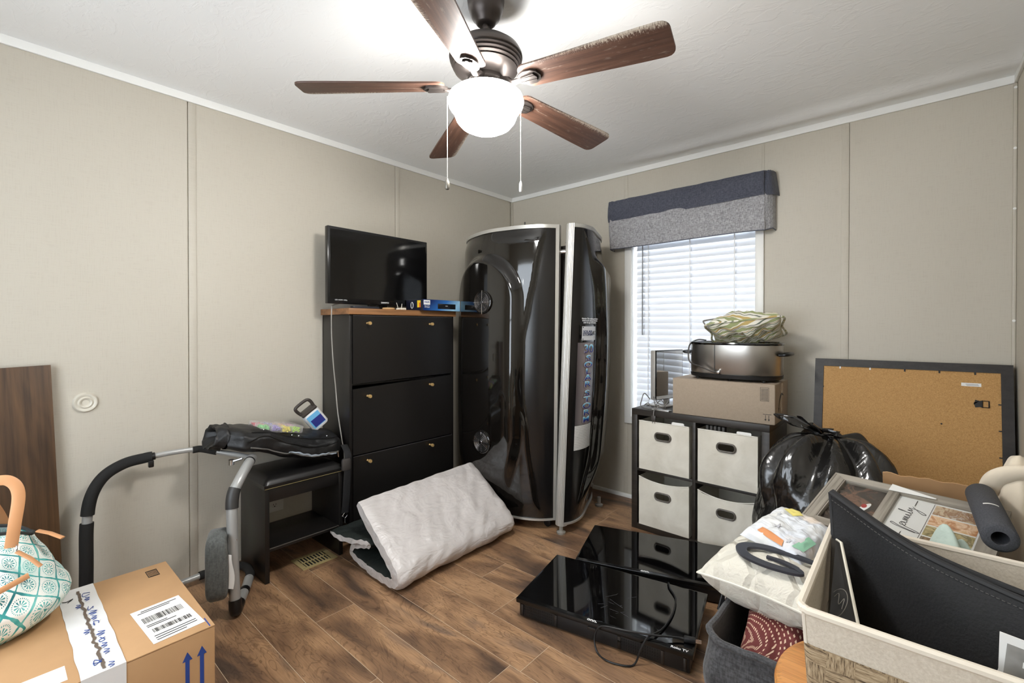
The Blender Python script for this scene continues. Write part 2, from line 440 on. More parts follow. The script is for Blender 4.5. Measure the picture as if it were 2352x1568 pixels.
# valance
def m_cloth(name, c1, c2, s=900):
    m, t = newmat(name); a = t.noise(t.coord((1, 1, .25)), s * .45, 2, .6); b_ = t.noise(t.coord((.25, 1, 1)), s * .45, 2, .6)
    f = t.math('ADD', t.math('MULTIPLY', a, .5), t.math('MULTIPLY', b_, .5))
    t.l(t.ramp(f, [(.38, lin(*c1)), (.62, lin(*c2))]), t.b.inputs['Base Color']); t.b.inputs['Roughness'].default_value = .85
    t.bump(f, .3, .001); t.b.inputs['Sheen Weight'].default_value = .2; return m
VD = m_cloth('slate_blue_cloth', (58, 60, 72), (84, 87, 100), 500); VG = m_cloth('heather_grey_cloth', (120, 119, 121), (176, 175, 178), 500)
va = thing('window_valance', 'grey heather valance with slate blue band over the blind', 'curtain', (1.58, -.05, 1.85))
def vpath(u):  # plan of the valance: return, front, return
    L = [(1.04, -.002), (1.035, -.05), (1.05, -.085), (1.12, -.09), (1.58, -.085), (2.03, -.09), (2.085, -.082), (2.115, -.05), (2.125, -.002)]
    k = u * (len(L) - 1); i_ = min(int(k), len(L) - 2); f = k - i_
    return Vector((lerp(L[i_][0], L[i_ + 1][0], f), lerp(L[i_][1], L[i_ + 1][1], f), 0))
VP_ = crom([vpath(k / 8) for k in range(9)], 12)
def vp(u): k = u * (len(VP_) - 1); i_ = min(int(k), len(VP_) - 2); return VP_[i_].lerp(VP_[i_ + 1], k - i_)
def vlow(u, v):
    p = vp(u); z_ = lerp(1.85, 2.185, v); a = (1 - v)
    p = p + Vector((0, -.012 * ns(u * 6, v * 1.2, 3.1) * (.3 + a) - .006 * ns(u * 17, v * 2.2, 1), 0))
    if v < .999: p.y -= .012 * math.sin(v * PI)
    p.z = z_ + (.010 * ns(u * 5, 7.7, 0) if v < .3 else 0) + .012 * u - .004; p.y = min(p.y, -.004); return p
def vup(u, v):
    p = vp(u); z_ = lerp(2.055, 2.2, v)
    out = .016 + .014 * math.sin(v * PI) + .012 * ns(u * 9, v * 2, 9.3) + .006 * ns(u * 34, v * 2.5, 5.5)
    p = Vector((p.x + (.02 * (1 - v) * ss(.8, 1, u)) - (.006 * ss(.2, 0, u)), p.y - max(out, .004) * ss(0, .12, u) * ss(1, .9, u), z_ + (.004 * ns(u * 60, 1, 2) if v > .9 else .007 * ns(u * 7, 1, 4)) + .012 * u - .004)); p.y = min(p.y, -.004); return p
MB().sheet(vlow, 120, 14, .003).build('lower_panel', VG, va, 80)
MB().sheet(vup, 150, 10, .003).build('top_band', VD, va, 80)
MB().tube([vlow(k / 120, 0) + Vector((0, 0, .002)) for k in range(121)], .0035, 6).build('hem', VD, va)

# things fixed on the walls and floor
m = mat('clear_vinyl_bumper', (206, 200, 186), .25)
mb = MB().lathe([(0, .006), (.012, .006), (.016, .011), (.021, .013), (.027, .008), (.032, .012), (.038, .012), (.042, .006), (.044, 0), (0, 0)], n=36, M=Matrix.Rotation(PI / 2, 4, 'Y')).xf(Matrix.Translation((0, -2.869, .937)))
solo('wall_bumper', mb, m, 'round beige ringed door bumper stuck on the wall above the tote', 'door stop', (0, -2.869, .937))
ou = thing('power_outlet', 'white double power outlet on the wall behind the black bench', 'outlet', (0, -2.06, .22))
MB().box(0, .006, -2.125, -2.025, .215, .345, .002).build('cover_plate', mat('outlet_white', (225, 222, 214), .4), ou)
for z in (.255, .305):
    MB().prism(rrect(.034, .032, .012), 0, .008, 'X').xf(Matrix.Translation((0, -2.075, z))).build('socket', mat('outlet_white'), ou)
    mb = MB()
    for dy, h in ((-.007, .009), (.007, .007)): mb.box(.0075, .0085, -2.075 + dy - .0012, -2.075 + dy + .0012, z - h / 2 + .003, z + h / 2 + .003)
    mb.box(.0075, .0085, -2.078, -2.072, z - .011, z - .006); mb.build('slots', INK, ou, 0)
VM = mat('tan_painted_steel', (176, 158, 112), .45, .2)
rg = thing('floor_register', 'tan metal slotted floor vent in front of the black bench', 'floor vent', (.29, -1.98, 0))
mb = MB()
for a in ((.215, .236, -2.075, -1.885), (.346, .367, -2.075, -1.885), (.236, .346, -2.075, -2.05), (.236, .346, -1.91, -1.885), (.288, .294, -2.05, -1.91)): mb.box(a[0], a[1], a[2], a[3], 0, .005, .0015)
mb.build('flange', VM, rg)
MB().box(.23, .352, -2.055, -1.905, .0002, .0008).build('duct_shadow', mat('duct_black', (10, 9, 8), .9), rg, 0)
for r0, r1 in ((.236, .288), (.294, .346)):
    for k in range(8):
        y = -2.045 + k * .0172
        MB().box(r0, r1, y, y + .0075, .001, .0045, .001, seg=1).build('louvre', VM, rg)

# ================================================================== CEILING FAN
FX, FY = 1.608, -1.985
BRZ = mat('dark_bronze_metal', (66, 60, 57), .38, .75)
fan = thing('ceiling_fan', 'five blade ceiling fan with dark bronze motor and lit white bowl', 'ceiling fan', (FX, FY, 2.44))
L = lambda prof, n=48: MB().lathe(prof, (FX, FY, 0), n)
L([(0, 2.441), (.064, 2.441), (.066, 2.425), (.063, 2.40), (.058, 2.382), (.048, 2.362), (.037, 2.353), (.035, 2.345), (.026, 2.338), (0, 2.338)]).build('canopy', BRZ, fan)
L([(.0125, 2.345), (.0125, 2.275)], 16).build('downrod', BRZ, fan)
L([(0, 2.288), (.022, 2.288), (.024, 2.281), (.06, 2.276), (.098, 2.265), (.12, 2.248), (.129, 2.231), (.130, 2.222), (.126, 2.217), (.128, 2.212), (.122, 2.206), (.124, 2.201), (.117, 2.195), (.119, 2.190), (.111, 2.184), (.113, 2.179), (.104, 2.172), (.09, 2.162), (.07, 2.152), (.06, 2.148), (0, 2.148)], 64).build('motor_housing', BRZ, fan)
L([(.0, 2.152), (.062, 2.152), (.066, 2.145), (.066, 2.135), (.056, 2.128), (.056, 2.105), (.062, 2.1), (.105, 2.097), (.108, 2.09), (.0, 2.09)], 48).build('switch_housing', BRZ, fan)
GLB, t = newmat('lit_frosted_bowl'); em = t.n('ShaderNodeEmission'); em.inputs[0].default_value = (1, .985, .95, 1); em.inputs[1].default_value = GLOBE_STRENGTH; t.l(em.outputs[0], t.out.inputs[0])
L([(.10, 2.094), (.119, 2.092), (.130, 2.083), (.1345, 2.068), (.131, 2.052), (.122, 2.039), (.113, 2.030), (.111, 2.020), (.104, 2.002), (.088, 1.983), (.062, 1.969), (.03, 1.961), (0, 1.959)], 56).build('light_bowl', GLB, fan)
BLADE = wood('fan_blade_walnut', (72, 42, 30), (112, 70, 50), (140, 92, 66), 'X', .3, rnd=5, freq=.9)
m, t = newmat('dusty_walnut_blade')   # walnut with grey dust caught along one edge
v = t.coord((1.4, 34, 34)); fi = t.noise(v, 2, 5, .6, .3); base = t.ramp(fi, [(.3, lin(54, 37, 30)), (.7, lin(92, 65, 52))])
sp = t.sep(t.coord()); dn = t.noise(t.coord((130, 30, 9)), 2.2, 6, .8)
edge = t.math('ADD', t.math('MULTIPLY', t.math('SUBTRACT', t.math('MULTIPLY', sp[1], -1.), .040), 30.), t.math('MULTIPLY', t.math('SUBTRACT', dn, .5), 3.2))
tip = t.math('MULTIPLY', t.math('SUBTRACT', sp[0], .25), 4.)
f = t.math('MULTIPLY', t.ramp(edge, [(.25, 0), (.75, 1)]), t.ramp(tip, [(0, .45), (.8, 1)]))
blot = t.ramp(t.noise(t.coord((9, 40, 1)), 1.3, 3, .7), [(.60, 0), (.72, .30)])
f = t.math('MAXIMUM', f, blot)
t.l(t.mix(f, base, lin(176, 164, 150)), t.b.inputs['Base Color']); t.b.inputs['Roughness'].default_value = .42; t.bump(dn, .15, .001)
DUSTY = m
for k in range(5):
    a = math.radians(10 + 72 * k)
    # blade in its own frame: x outwards, y anticlockwise; clockwise edge tilted up
    droop = math.atan2(.026, .49); Mb = Matrix.Translation((FX, FY, 2.124)) @ Matrix.Rotation(a, 4, 'Z') @ Matrix.Rotation(droop, 4, 'Y') @ Matrix.Rotation(math.radians(-12), 4, 'X')
    prof = []
    NB = 26
    def hw(x): return lerp(.050, .066, ss(.14, .64, x))
    up_ = []; dn_ = []
    for j in range(NB + 1):
        x = lerp(.145, .642, .5 - .5 * math.cos(PI * j / NB)); h = hw(x)
        r = .028; d = max(0, x - (.642 - r)); c1 = (r - math.sqrt(max(r * r - d * d, 0)))
        r2 = .03; d2 = max(0, (.145 + r2) - x); c2 = (r2 - math.sqrt(max(r2 * r2 - d2 * d2, 0)))
        up_.append((x, h - c1 - c2)); dn_.append((x, -h + c1 + c2))
    vs = []; fs = []
    for j in range(NB + 1):
        for (x, y) in (up_[j], dn_[j]): vs.append((x, y, .003)); vs.append((x, y, -.003))
    for j in range(NB):
        a0, b0 = 4 * j, 4 * j + 4
        fs += [[a0, b0, b0 + 2, a0 + 2], [a0 + 1, a0 + 3, b0 + 3, b0 + 1], [a0, a0 + 1, b0 + 1, b0], [a0 + 2, b0 + 2, b0 + 3, a0 + 3]]
    fs += [[0, 2, 3, 1], [4 * NB, 4 * NB + 1, 4 * NB + 3, 4 * NB + 2]]
    me_mb = MB().add(vs, fs)
    o = me_mb.build('fan_blade', DUSTY, None, 30); o.parent = fan
    o.matrix_local = INV[fan.name] @ Mb
    br = MB()
    br.prism([(.135, -.012), (.15, -.024), (.17, -.031), (.195, -.030), (.212, -.020), (.22, 0), (.212, .020), (.195, .030), (.17, .031), (.15, .024), (.135, .012)], -.011, -.003)
    br.prism([(.15, -.012), (.2, -.018), (.208, 0), (.2, .018), (.15, .012)], -.016, -.011)
    for y in (-.008, .008): br.box(.145, .205, y - .0025, y + .0025, -.0175, -.016)
    br.tube(crom([(.055, 0, .016), (.09, 0, .006), (.115, 0, -.012), (.15, 0, -.009)], 6), .011, 10, flat=.7)
    b_ = br.build('blade_bracket', BRZ, None, 30); b_.parent = o
rtv = Vector((math.cos(HEAD), math.sin(HEAD), 0))
for sgn, zz, mm, kr in ((-1, 1.775, mat('pewter_knob', (120, 116, 108), .35, .6), .0085), (1, 1.765, mat('clear_white_knob', (214, 214, 212), .25), .006)):
    p = Vector((FX, FY, 0)) + rtv * (.1375 if sgn < 0 else .124) * sgn
    q = Vector((FX, FY, 0)) + rtv * .1 * sgn
    mb = MB().tube([(q.x, q.y, 2.093), (p.x, p.y, 2.088), (p.x, p.y, 2.05), (p.x, p.y, zz + .02)], .0011, 6)
    zc = 2.05
    while zc > zz + .02: mb.lathe([(0, .0019), (.0019, 0), (0, -.0019)], (p.x, p.y, zc), 6); zc -= .0065
    ch = mb.build('pull_chain', mat('nickel_chain', (205, 203, 198), .3, .7), fan)
    MB().lathe([(0, .022), (.003, .022), (.0045, .016), (kr, .010), (kr, -.012), (kr * .7, -.016), (0, -.016)], (p.x, p.y, zz), 16).build('chain_knob', mm, ch)

# ================================================================== SHOE CABINET AND WHAT STANDS ON IT
OAK = wood('warm_oak_veneer', (112, 76, 46), (146, 102, 64), (166, 122, 82), 'Y', .4, rnd=0)
cb = thing('shoe_cabinet', 'tall black flip-door shoe cabinet with oak top and brass knobs', 'cabinet', (.17, -1.395, 0))
Y0, Y1, XF = -1.79, -1.0, .33
mb = MB()
mb.box(.014, XF - .004, Y0, Y0 + .018, .135, 1.345, .001); mb.box(.012, XF - .004, Y1 - .018, Y1, .135, 1.345, .001)
mb.box(.012, .02, Y0, Y1, .135, 1.345); mb.box(.02, XF - .03, Y0 + .018, Y1 - .018, .135, .153); mb.box(.02, XF - .03, Y0 + .018, Y1 - .018, .52, .53); mb.box(.02, XF - .03, Y0 + .018, Y1 - .018, .93, .94)
mb.build('body', BLACK, cb)
MB().box(.006, XF + .012, Y0 - .01, Y1 + .01, 1.345, 1.38, .0015).build('top', OAK, cb)
for y in (Y0 + .04, Y1 - .04):
    for x in (.05, XF - .03):
        MB().lathe([(.013, .001), (.018, .136)], (x, y, 0), 14).build('leg', mat('pale_turned_wood', (188, 146, 100), .5), cb)
DL = MB
doors = [(.944, .953, 1.34, 1.34, (1.294, 1.292)), (.532, .532, .912, .941, (.866, .892)), (.15, .15, .524, .524, (.486, .49))]
for bL, bR, tL, tR, kz in doors:
    y0, y1 = Y0 + .02, Y1 - .02
    vs = [];
    for x in (XF - .016, XF + .002): vs += [(x, y0, bL), (x, y1, bR), (x, y1, tR), (x, y0, tL)]
    d = MB().add(vs, [[0, 1, 2, 3], [7, 6, 5, 4], [0, 4, 5, 1], [1, 5, 6, 2], [2, 6, 7, 3], [3, 7, 4, 0]]).build('flip_door', BLACK, cb, 0)
    MB().box(XF + .002, XF + .0026, y0, y1, min(tL, tR) - .0022, min(tL, tR)).build('painted_sheen', mat('edge_sheen', (84, 82, 84), .35), d, 0) if tL == tR else None  # grey strip paints a sheen along the door's top edge
    for yy, zz in ((-1.678, kz[0]), (-1.215, kz[1])):
        MB().lathe([(0, .0), (.0065, .0), (.0065, .004), (.0055, .005), (.0055, .020), (.0095, .021), (.0105, .024), (.0105, .034), (.009, .037), (0, .037)], n=18, M=Matrix.Rotation(PI / 2, 4, 'Y')).xf(Matrix.Translation((XF + .001, yy, zz))).build('knob', BRASS, d)

def logo(txt, size, M, m, parent, name='lettering', **k): return text_mb(txt, size, M, **k).build(name, m, parent, 0)
WINK = mat('white_print', (225, 225, 225), .5)
tv = thing('television', 'black flat television standing on the shoe cabinet', 'television', (.18, -1.49, 1.381))
MB().box(.165, .2, -1.853, -1.131, 1.410, 1.862, .004).build('bezel', mat('dark_gloss_bezel', (14, 14, 16), .18), tv)
MB().box(.195, .2012, -1.838, -1.146, 1.442, 1.846).build('screen', SCREEN, tv, 0)
MB().box(.125, .166, -1.75, -1.23, 1.44, 1.78, .015).build('back_housing', BLKPL, tv)
mb = MB().box(.14, .165, -1.56, -1.43, 1.386, 1.45, .003); mb.prism([(.05 + .2 * .5 + .1 * math.cos(a), -1.495 + .2 * math.sin(a)) for a in [2 * PI * k / 32 for k in range(32)]], 1.3805, 1.389); mb.build('stand', BLKGL, tv)
Mx = lambda x, y, z: frame_M((x, y, z), (0, 1, 0), (0, 0, 1))
logo('SANYO', .0135, Mx(.2005, -1.47, 1.427), WINK, tv, sx=1.3, bold=.0003)
logo('LED HDMI 1080p', .009, Mx(.2005, -1.77, 1.432), WINK, tv, sx=1.2)
# boxed disc player
bxm = thing('disc_player_box', 'blue and black printed carton of a disc player on the cabinet', 'box', (.24, -1.12, 1.38))
NAVY = mat('navy_carton', (22, 26, 44), .3); 
m, t = newmat('blue_gradient_carton'); sp = t.sep(t.coord(kind='Generated'))
t.l(t.ramp(t.math('ADD', t.math('MULTIPLY', sp[1], .9), t.math('MULTIPLY', sp[2], -.25)), [(0, lin(16, 40, 96)), (.35, lin(38, 104, 176)), (.7, lin(150, 196, 222)), (1, lin(90, 150, 200))]), t.b.inputs['Base Color']); t.b.inputs['Roughness'].default_value = .28
MB().box(.206, .385, -1.31, -.992, 1.3802, 1.452, .001).build('carton', NAVY, bxm)
MB().box(.384, .3862, -1.309, -.993, 1.381, 1.4515).build('front_print', m, bxm, 0)
MB().box(.3863, .3866, -1.306, -1.254, 1.417, 1.447).build('badge', PAPER, bxm, 0)
logo('PHILIPS', .0125, Mx(.3868, -1.28, 1.433), BLUEINK, bxm, bold=.0004)
logo('Blu-ray Disc\nDVD player', .0085, Mx(.3868, -1.278, 1.405), WINK, bxm)
MB().box(.3862, .388, -1.19, -1.035, 1.393, 1.427, .001).build('printed_player', mat('printed_black', (18, 18, 20), .3), bxm)
logo('PHILIPS', .006, Mx(.3884, -1.115, 1.413), WINK, bxm)
My = lambda x, y, z: frame_M((x, y, z), (1, 0, 0), (0, 0, 1))
mb = MB().box(.325, .36, -1.3108, -1.3102, 1.40, 1.445); mb.build('price_sticker', mat('yellow_sticker', (226, 190, 40), .5), bxm, 0)
MB().box(.346, .36, -1.3114, -1.3108, 1.40, 1.43).build('red_sticker', mat('red_sticker', (206, 84, 44), .5), bxm, 0)
MB().tube([(.27 + .012 * math.cos(a), -1.311, 1.415 + .02 * math.sin(a)) for a in [2 * PI * k / 20 for k in range(20)]], .0022, 6, closed=True).build('printed_shield', WINK, bxm)
# small things by the television
solo('remote_control', MB().box(.25, .29, -1.742, -1.567, 1.3802, 1.396, .004), mat('slate_plastic', (40, 42, 50), .35), 'flat dark remote control lying before the standing television', 'remote', (.27, -1.65, 1.3802))
mb = MB().tube([(.285 + .028 * math.cos(a), -1.50 + .035 * math.sin(a), 1.3865) for a in [2 * PI * k / 28 for k in range(28)]], .0062, 8, closed=True)
solo('wooden_ring', mb, mat('pale_wood_ring', (196, 158, 110), .5), 'small pale wooden ring on the oak cabinet top', 'ring', (.285, -1.50, 1.3803))
mb = MB().box(.29, .325, -1.44, -1.395, 1.3803, 1.394, .004); mb.tube([(.307, -1.42, 1.393), (.303, -1.413, 1.42)], .0015, 6)
solo('power_adapter', mb, mat('ivory_plastic', (226, 216, 200), .45), 'small ivory adapter with a stub lead on the oak top', 'adapter', (.307, -1.418, 1.3803))
mb = MB().box(.325, .338, -1.475, -1.45, 1.3803, 1.389, .003); mb.tube([(.331, -1.462, 1.388), (.326, -1.47, 1.424)], .0014, 6)
solo('tag_pin', mb, mat('ivory_plastic'), 'tiny white pin upright beside the wooden ring', 'pin', (.331, -1.462, 1.3803))
cp = crom([(.14, -1.72, 1.42), (.16, -1.80, 1.40), (.2, -1.83, 1.37), (.2, -1.83, 1.22), (.205, -1.822, 1.05), (.21, -1.812, .92), (.23, -1.81, .78), (.27, -1.806, .62), (.29, -1.802, .52), (.275, -1.801, .3), (.26, -1.80, .2)], 8)
MB().tube(cp, .0033, 8).build('power_cord', mat('grey_cord', (150, 146, 140), .45), tv)['label'] = 'thin grey power cord'

# ================================================================== STAND-UP TANNING BOOTH
SHELL = mat('black_gloss_shell', (16, 14, 12), .07, coat=.6)
STRIP = mat('black_satin_strip', (18, 17, 17), .22)
m, t = newmat('silver_extrusion'); t.b.inputs['Base Color'].default_value = lin(188, 186, 180); t.b.inputs['Metallic'].default_value = .55; t.b.inputs['Roughness'].default_value = .32
SILV = m
BTOP, BBOT = 1.905, .062
bo = thing('tanning_booth', 'black gloss stand-up tanning booth with silver edges in the corner', 'tanning booth', (.75, -.55, 0))
LT = crom([(1.086, -.832, 0), (1.055, -.872, 0), (1.012, -.908, 0), (.92, -.955, 0), (.797, -.985, 0), (.659, -.998, 0), (.46, -.946, 0), (.31, -.85, 0), (.235, -.74, 0), (.22, -.6, 0)], 10)
RT = crom([(1.193, -.786, 0), (1.215, -.745, 0), (1.222, -.69, 0), (1.212, -.61, 0), (1.158, -.47, 0), (1.085, -.29, 0), (1.0, -.17, 0), (.9, -.10, 0)], 12)
def smoothed(P, n=220, passes=30):
    S = [0]
    for a, b_ in zip(P, P[1:]): S.append(S[-1] + (b_ - a).length)
    out = []; i_ = 0
    for k in range(n + 1):
        d = S[-1] * k / n
        while i_ < len(S) - 2 and S[i_ + 1] < d: i_ += 1
        out.append(P[i_].lerp(P[i_ + 1], (d - S[i_]) / max(S[i_ + 1] - S[i_], 1e-9)))
    for q in range(passes): out = [out[0]] + [out[i] * .5 + (out[i - 1] + out[i + 1]) * .25 for i in range(1, n)] + [out[n]]
    return out
LT, RT = smoothed(LT), smoothed(RT)
def arclen(P):
    s_ = [0]
    for a, b_ in zip(P, P[1:]): s_.append(s_[-1] + (b_ - a).length)
    return s_
LS, RS = arclen(LT), arclen(RT)
def at_s(P, S, s_):
    if s_ >= S[-1]: return P[-1], (P[-1] - P[-2]).normalized()
    i_ = 0
    while S[i_ + 1] < s_: i_ += 1
    f = (s_ - S[i_]) / (S[i_ + 1] - S[i_])
    t0 = (P[min(i_ + 3, len(P) - 1)] - P[max(i_ - 3, 0)]).normalized(); t1 = (P[min(i_ + 4, len(P) - 1)] - P[max(i_ - 2, 0)]).normalized()
    return P[i_].lerp(P[i_ + 1], f), t0.lerp(t1, f).normalized()
def shift(side, z):
    v = (z - BBOT) / (BTOP - BBOT)
    return (Vector((-.03, .012, 0)) if side == 'L' else Vector((-.046, -.050, 0))) * (1 - v)
def creaseL(z): return interp([(.06, .05), (.2, .10), (.55, .15), (.9, .19), (1.2, .185), (1.4, .15), (1.6, .11), (1.9, .055)], z)
def creaseR(z): return interp([(.06, .05), (.25, .13), (.5, .22), (.9, .285), (1.2, .28), (1.45, .22), (1.7, .13), (1.9, .06)], z)
def hL(s_, z):
    h = .016 * ss(creaseL(z), creaseL(z) + .03, s_) * ss(1.9, 1.8, z) * ss(.06, .2, z)
    c, a, zc = .505, .315, 1.44
    d = abs(s_ - c) - a if z < zc else math.hypot(s_ - c, z - zc) - a
    if z < .62: d = abs(s_ - c) - lerp(a * .75, a, ss(.15, .62, z))
    return h + .046 * ss(0, -.065, d) * ss(.10, .42, z) + .012 * math.sin(PI * (z - BBOT) / (BTOP - BBOT)) * ss(0, .3, s_)
def hR(s_, z):
    h = .012 * ss(creaseR(z), creaseR(z) + .02, s_) * ss(1.9, 1.75, z) * ss(.06, .25, z)
    return h + .058 * ss(creaseR(z) + .005, creaseR(z) + .075, s_) * ss(1.735, 1.63, z + .10 * (s_ - .3)) * ss(.12, .45, z) + .03 * math.sin(PI * (z - BBOT) / (BTOP - BBOT)) * ss(0, .25, s_)
def surf(side, s_, z, off=0.):
    P, S, hf = (LT, LS, hL) if side == 'L' else (RT, RS, hR)
    p, tg = at_s(P, S, s_)
    n = Vector((tg.y, -tg.x, 0)) if side == 'R' else Vector((-tg.y, tg.x, 0))
    p = p + shift(side, z) + n * (hf(s_, z) + off); p.z = z
    return p
def tfr(side, s_, z):  # frame on the surface: x to the viewer's right, y up
    e = .004
    dx = surf(side, s_ + e, z) - surf(side, s_ - e, z); dz = surf(side, s_, z + e) - surf(side, s_, z - e)
    if side == 'L': dx = -dx
    return frame_M(surf(side, s_, z, .002), dx, dz)
for side, P, S, nm in (('L', LT, LS, 'door_shell'), ('R', RT, RS, 'body_shell')):
    Lm = S[-1]; z0, z1 = BBOT + .012, BTOP - .022
    def fn(u, v): return surf(side, u * Lm, lerp(z0, z1, v))
    mb = MB(); nu, nv = 150, 150
    mb.grid(fn, nu, nv)
    cr = creaseL if side == 'L' else creaseR
    for q in range(len(mb.f)):   # the hourglass strip beside the pillar is satin
        i_, j_ = q % nu, q // nu
        if (i_ + .5) / nu * Lm < cr(lerp(z0, z1, (j_ + .5) / nv)): mb.m[q] = 1
    # inner wall closes the shell
    mb.grid(lambda u, v: (P[0] + shift(side, lerp(z0, z1, v))).lerp(P[-1] + shift(side, lerp(z0, z1, v)), u) + Vector((0, 0, lerp(z0, z1, v))), 1, 1, 1)
    sh = mb.build(nm, [SHELL, STRIP], bo, 50)
    for nm2, za, zb in (('top_rim', z1, BTOP), ('bottom_rim', BBOT, z0)):
        mb = MB(); N = 60
        for off_in, off_out in ((0, .008),):
            vs = []; top = []; 
            for k in range(N + 1):
                for z in (za, zb):
                    p, tg = at_s(P, S, Lm * k / N); n = Vector((tg.y, -tg.x, 0)) * (1 if side == 'R' else -1)
                    q = p + shift(side, z) + n * .008; vs.append((q.x, q.y, z))
            fs = [[2 * k, 2 * k + 1, 2 * k + 3, 2 * k + 2] for k in range(N)]
            mb.add(vs, fs); mb.add(vs, [[2 * k for k in range(N + 1)], [2 * k + 1 for k in range(N + 1)][::-1], [0, 1, 2 * N + 1, 2 * N]])
        mb.build(nm2, SILV, bo, 40)
# silver uprights
mb = MB()
pts = [Vector((1.085, -.832, 0)), Vector((1.100, -.815, 0)), Vector((1.085, -.775, 0)), Vector((1.06, -.80, 0))]
vs = [q + shift('L', z) + Vector((0, 0, z)) for z in (BBOT - .004, BTOP + .003) for q in pts]
mb.add(vs, [[0, 1, 5, 4], [1, 2, 6, 5], [2, 3, 7, 6], [3, 0, 4, 7], [0, 3, 2, 1], [4, 5, 6, 7]]); mb.build('slim_upright', SILV, bo, 0)
mb = MB(); NP = 48
def pil(u, v):
    a = lerp(-2.75, .55, u); z = lerp(BBOT - .012, BTOP + .004, v); r = .0365 + (.0008 * math.cos(u * 2 * PI * 14))
    c = Vector((1.163, -.764, 0)) + shift('R', z); return c + Vector((r * math.cos(a), r * math.sin(a), z))
mb.grid(pil, 96, 2)
for z in (BBOT - .012, BTOP + .004):
    c = Vector((1.163, -.764, z)) + shift('R', z); ring = [c + Vector((.036 * math.cos(a), .036 * math.sin(a), 0)) for a in [2 * PI * k / 40 for k in range(40)]]
    mb.add(ring, [list(range(40))])
mb.build('rounded_pillar', SILV, bo, 50)
# dark hinge and lamp compartment seen in the gap
mb = MB().box(1.0, 1.14, -.68, -.65, .08, 1.80); mb.build('lamp_tray', mat('dark_grey_tray', (62, 58, 54), .5), bo)
MB().tube([(1.075, -.775, 1.745), (1.165, -.735, 1.745)], .014, 12).build('latch_rod', CHROME, bo)
for c in ((1.125, -.83), (1.075, -.29), (.9, -.15)): MB().lathe([(0, 0), (.026, 0), (.028, .012), (.018, .016), (.012, .02), (.012, .065), (0, .065)], (c[0], c[1], .0), 20).build('foot', mat('pale_rubber_foot', (150, 146, 138), .5, .3), bo)
for c in ((1.0, -.80), (.30, -.72), (.62, -.86)):
    mb = MB()
    mb.lathe([(0, -.012), (.022, -.012), (.026, -.008), (.026, .008), (.022, .012), (0, .012)], (c[0], c[1], .026), 20, M=Matrix.Rotation(PI / 2, 4, 'X'))
    mb.box(c[0] - .012, c[0] + .012, c[1] - .016, c[1] + .016, .03, .066, .002)
    mb.build('castor', BLKPL, bo)
# fan grilles
for z in (1.43, .535):
    Mg = tfr('L', .445, z)
    mb2 = MB().lathe([(0, .014), (.010, .014), (.011, .009)], n=16).xf(Mg)
    rim = MB().lathe([(.066, .001), (.070, .006), (.074, .004), (.076, -.004)], n=44).xf(Mg)
    MB().lathe([(0, .0015), (.066, .0015)], n=40).xf(Mg).build('fan_opening', mat('duct_black', (10, 9, 8), .9), bo, 0)
    rim.build('fan_ring', SHELL, bo)
    gg = MB()
    for r in (.012, .022, .032, .042, .052, .060): gg.tube([Mg @ Vector((r * math.cos(a), r * math.sin(a), .012 - r * .06)) for a in [2 * PI * k / 36 for k in range(36)]], .0011, 6, closed=True)
    for a in (PI / 2 * k for k in range(4)): gg.tube([Mg @ Vector((math.cos(a) * .008, math.sin(a) * .008, .009)), Mg @ Vector((math.cos(a) * .076, math.sin(a) * .076, .007))], .0018, 6)
    gg.add(mb2.v, mb2.f); gg.build('fan_grille', CHROME, bo)
# decals on the body shell strip
def patch(s0, s1, z0, z1, off=.0015, nu=10, nv=16): return MB().grid(lambda u, v: surf('R', lerp(s0, s1, u), lerp(z0, z1, v), off), nu, nv)
m, t = newmat('grey_fade_decal'); sp = t.sep(t.coord(kind='Generated')); t.l(t.ramp(t.math('ABSOLUTE', t.math('SUBTRACT', sp[1], .5)), [(0, lin(158, 146, 146)), (.5, lin(58, 52, 54))]), t.b.inputs['Base Color']); t.b.inputs['Roughness'].default_value = .3
patch(.05, .235, .664, 1.175).build('name_decal', m, bo, 60)
GRAD, t = newmat('blue_fade_letter'); sp = t.sep(t.coord(kind='Generated')); t.l(t.ramp(sp[2], [(0, lin(52, 26, 92)), (.45, lin(30, 62, 150)), (.75, lin(96, 190, 226)), (1, lin(190, 226, 240))]), t.b.inputs['Base Color']); t.b.inputs['Roughness'].default_value = .3
OUTL = mat('pale_letter_outline', (206, 196, 196), .4)
def letter(ch, z, size, sx):
    Mq = tfr('R', .1425, z); text_mb(ch, size, Mq @ Matrix.Translation((0, 0, .0012)), .0006, sx, .0042).build('letter_backing', INK, bo, 0)  # wider black copy is the printed outline behind the letter
    text_mb(ch, size, Mq @ Matrix.Translation((0, 0, .002)), .0006, sx, .0026).build('letter_outline', OUTL, bo, 0)
    text_mb(ch, size, Mq @ Matrix.Translation((0, 0, .0028)), .0006, sx, .0008).build('letter', GRAD, bo, 0)
letter('30', 1.134, .076, 1.4)
for ch, z in zip('SOLARSTORM', (1.0767, 1.0355, .993, .954, .913, .857, .818, .778, .736, .692)): letter(ch, z, .050, 2.3 if ch != 'M' else 1.9)
m, t = newmat('fine_print_label'); sp = t.sep(t.coord(kind='Generated')); n_ = t.noise(t.coord((1, 60, 22), kind='Generated'), 3, 3, .7)
row_ = t.math('GREATER_THAN', t.math('FRACT', t.math('MULTIPLY', sp[2], 15.)), .45); f = t.math('MULTIPLY', row_, t.ramp(n_, [(.49, 0), (.56, 1)]))
t.l(t.mix(f, lin(214, 212, 208), lin(110, 108, 108)), t.b.inputs['Base Color']); t.b.inputs['Roughness'].default_value = .4
patch(.05, .225, .51, .662).build('data_label', m, bo, 60)
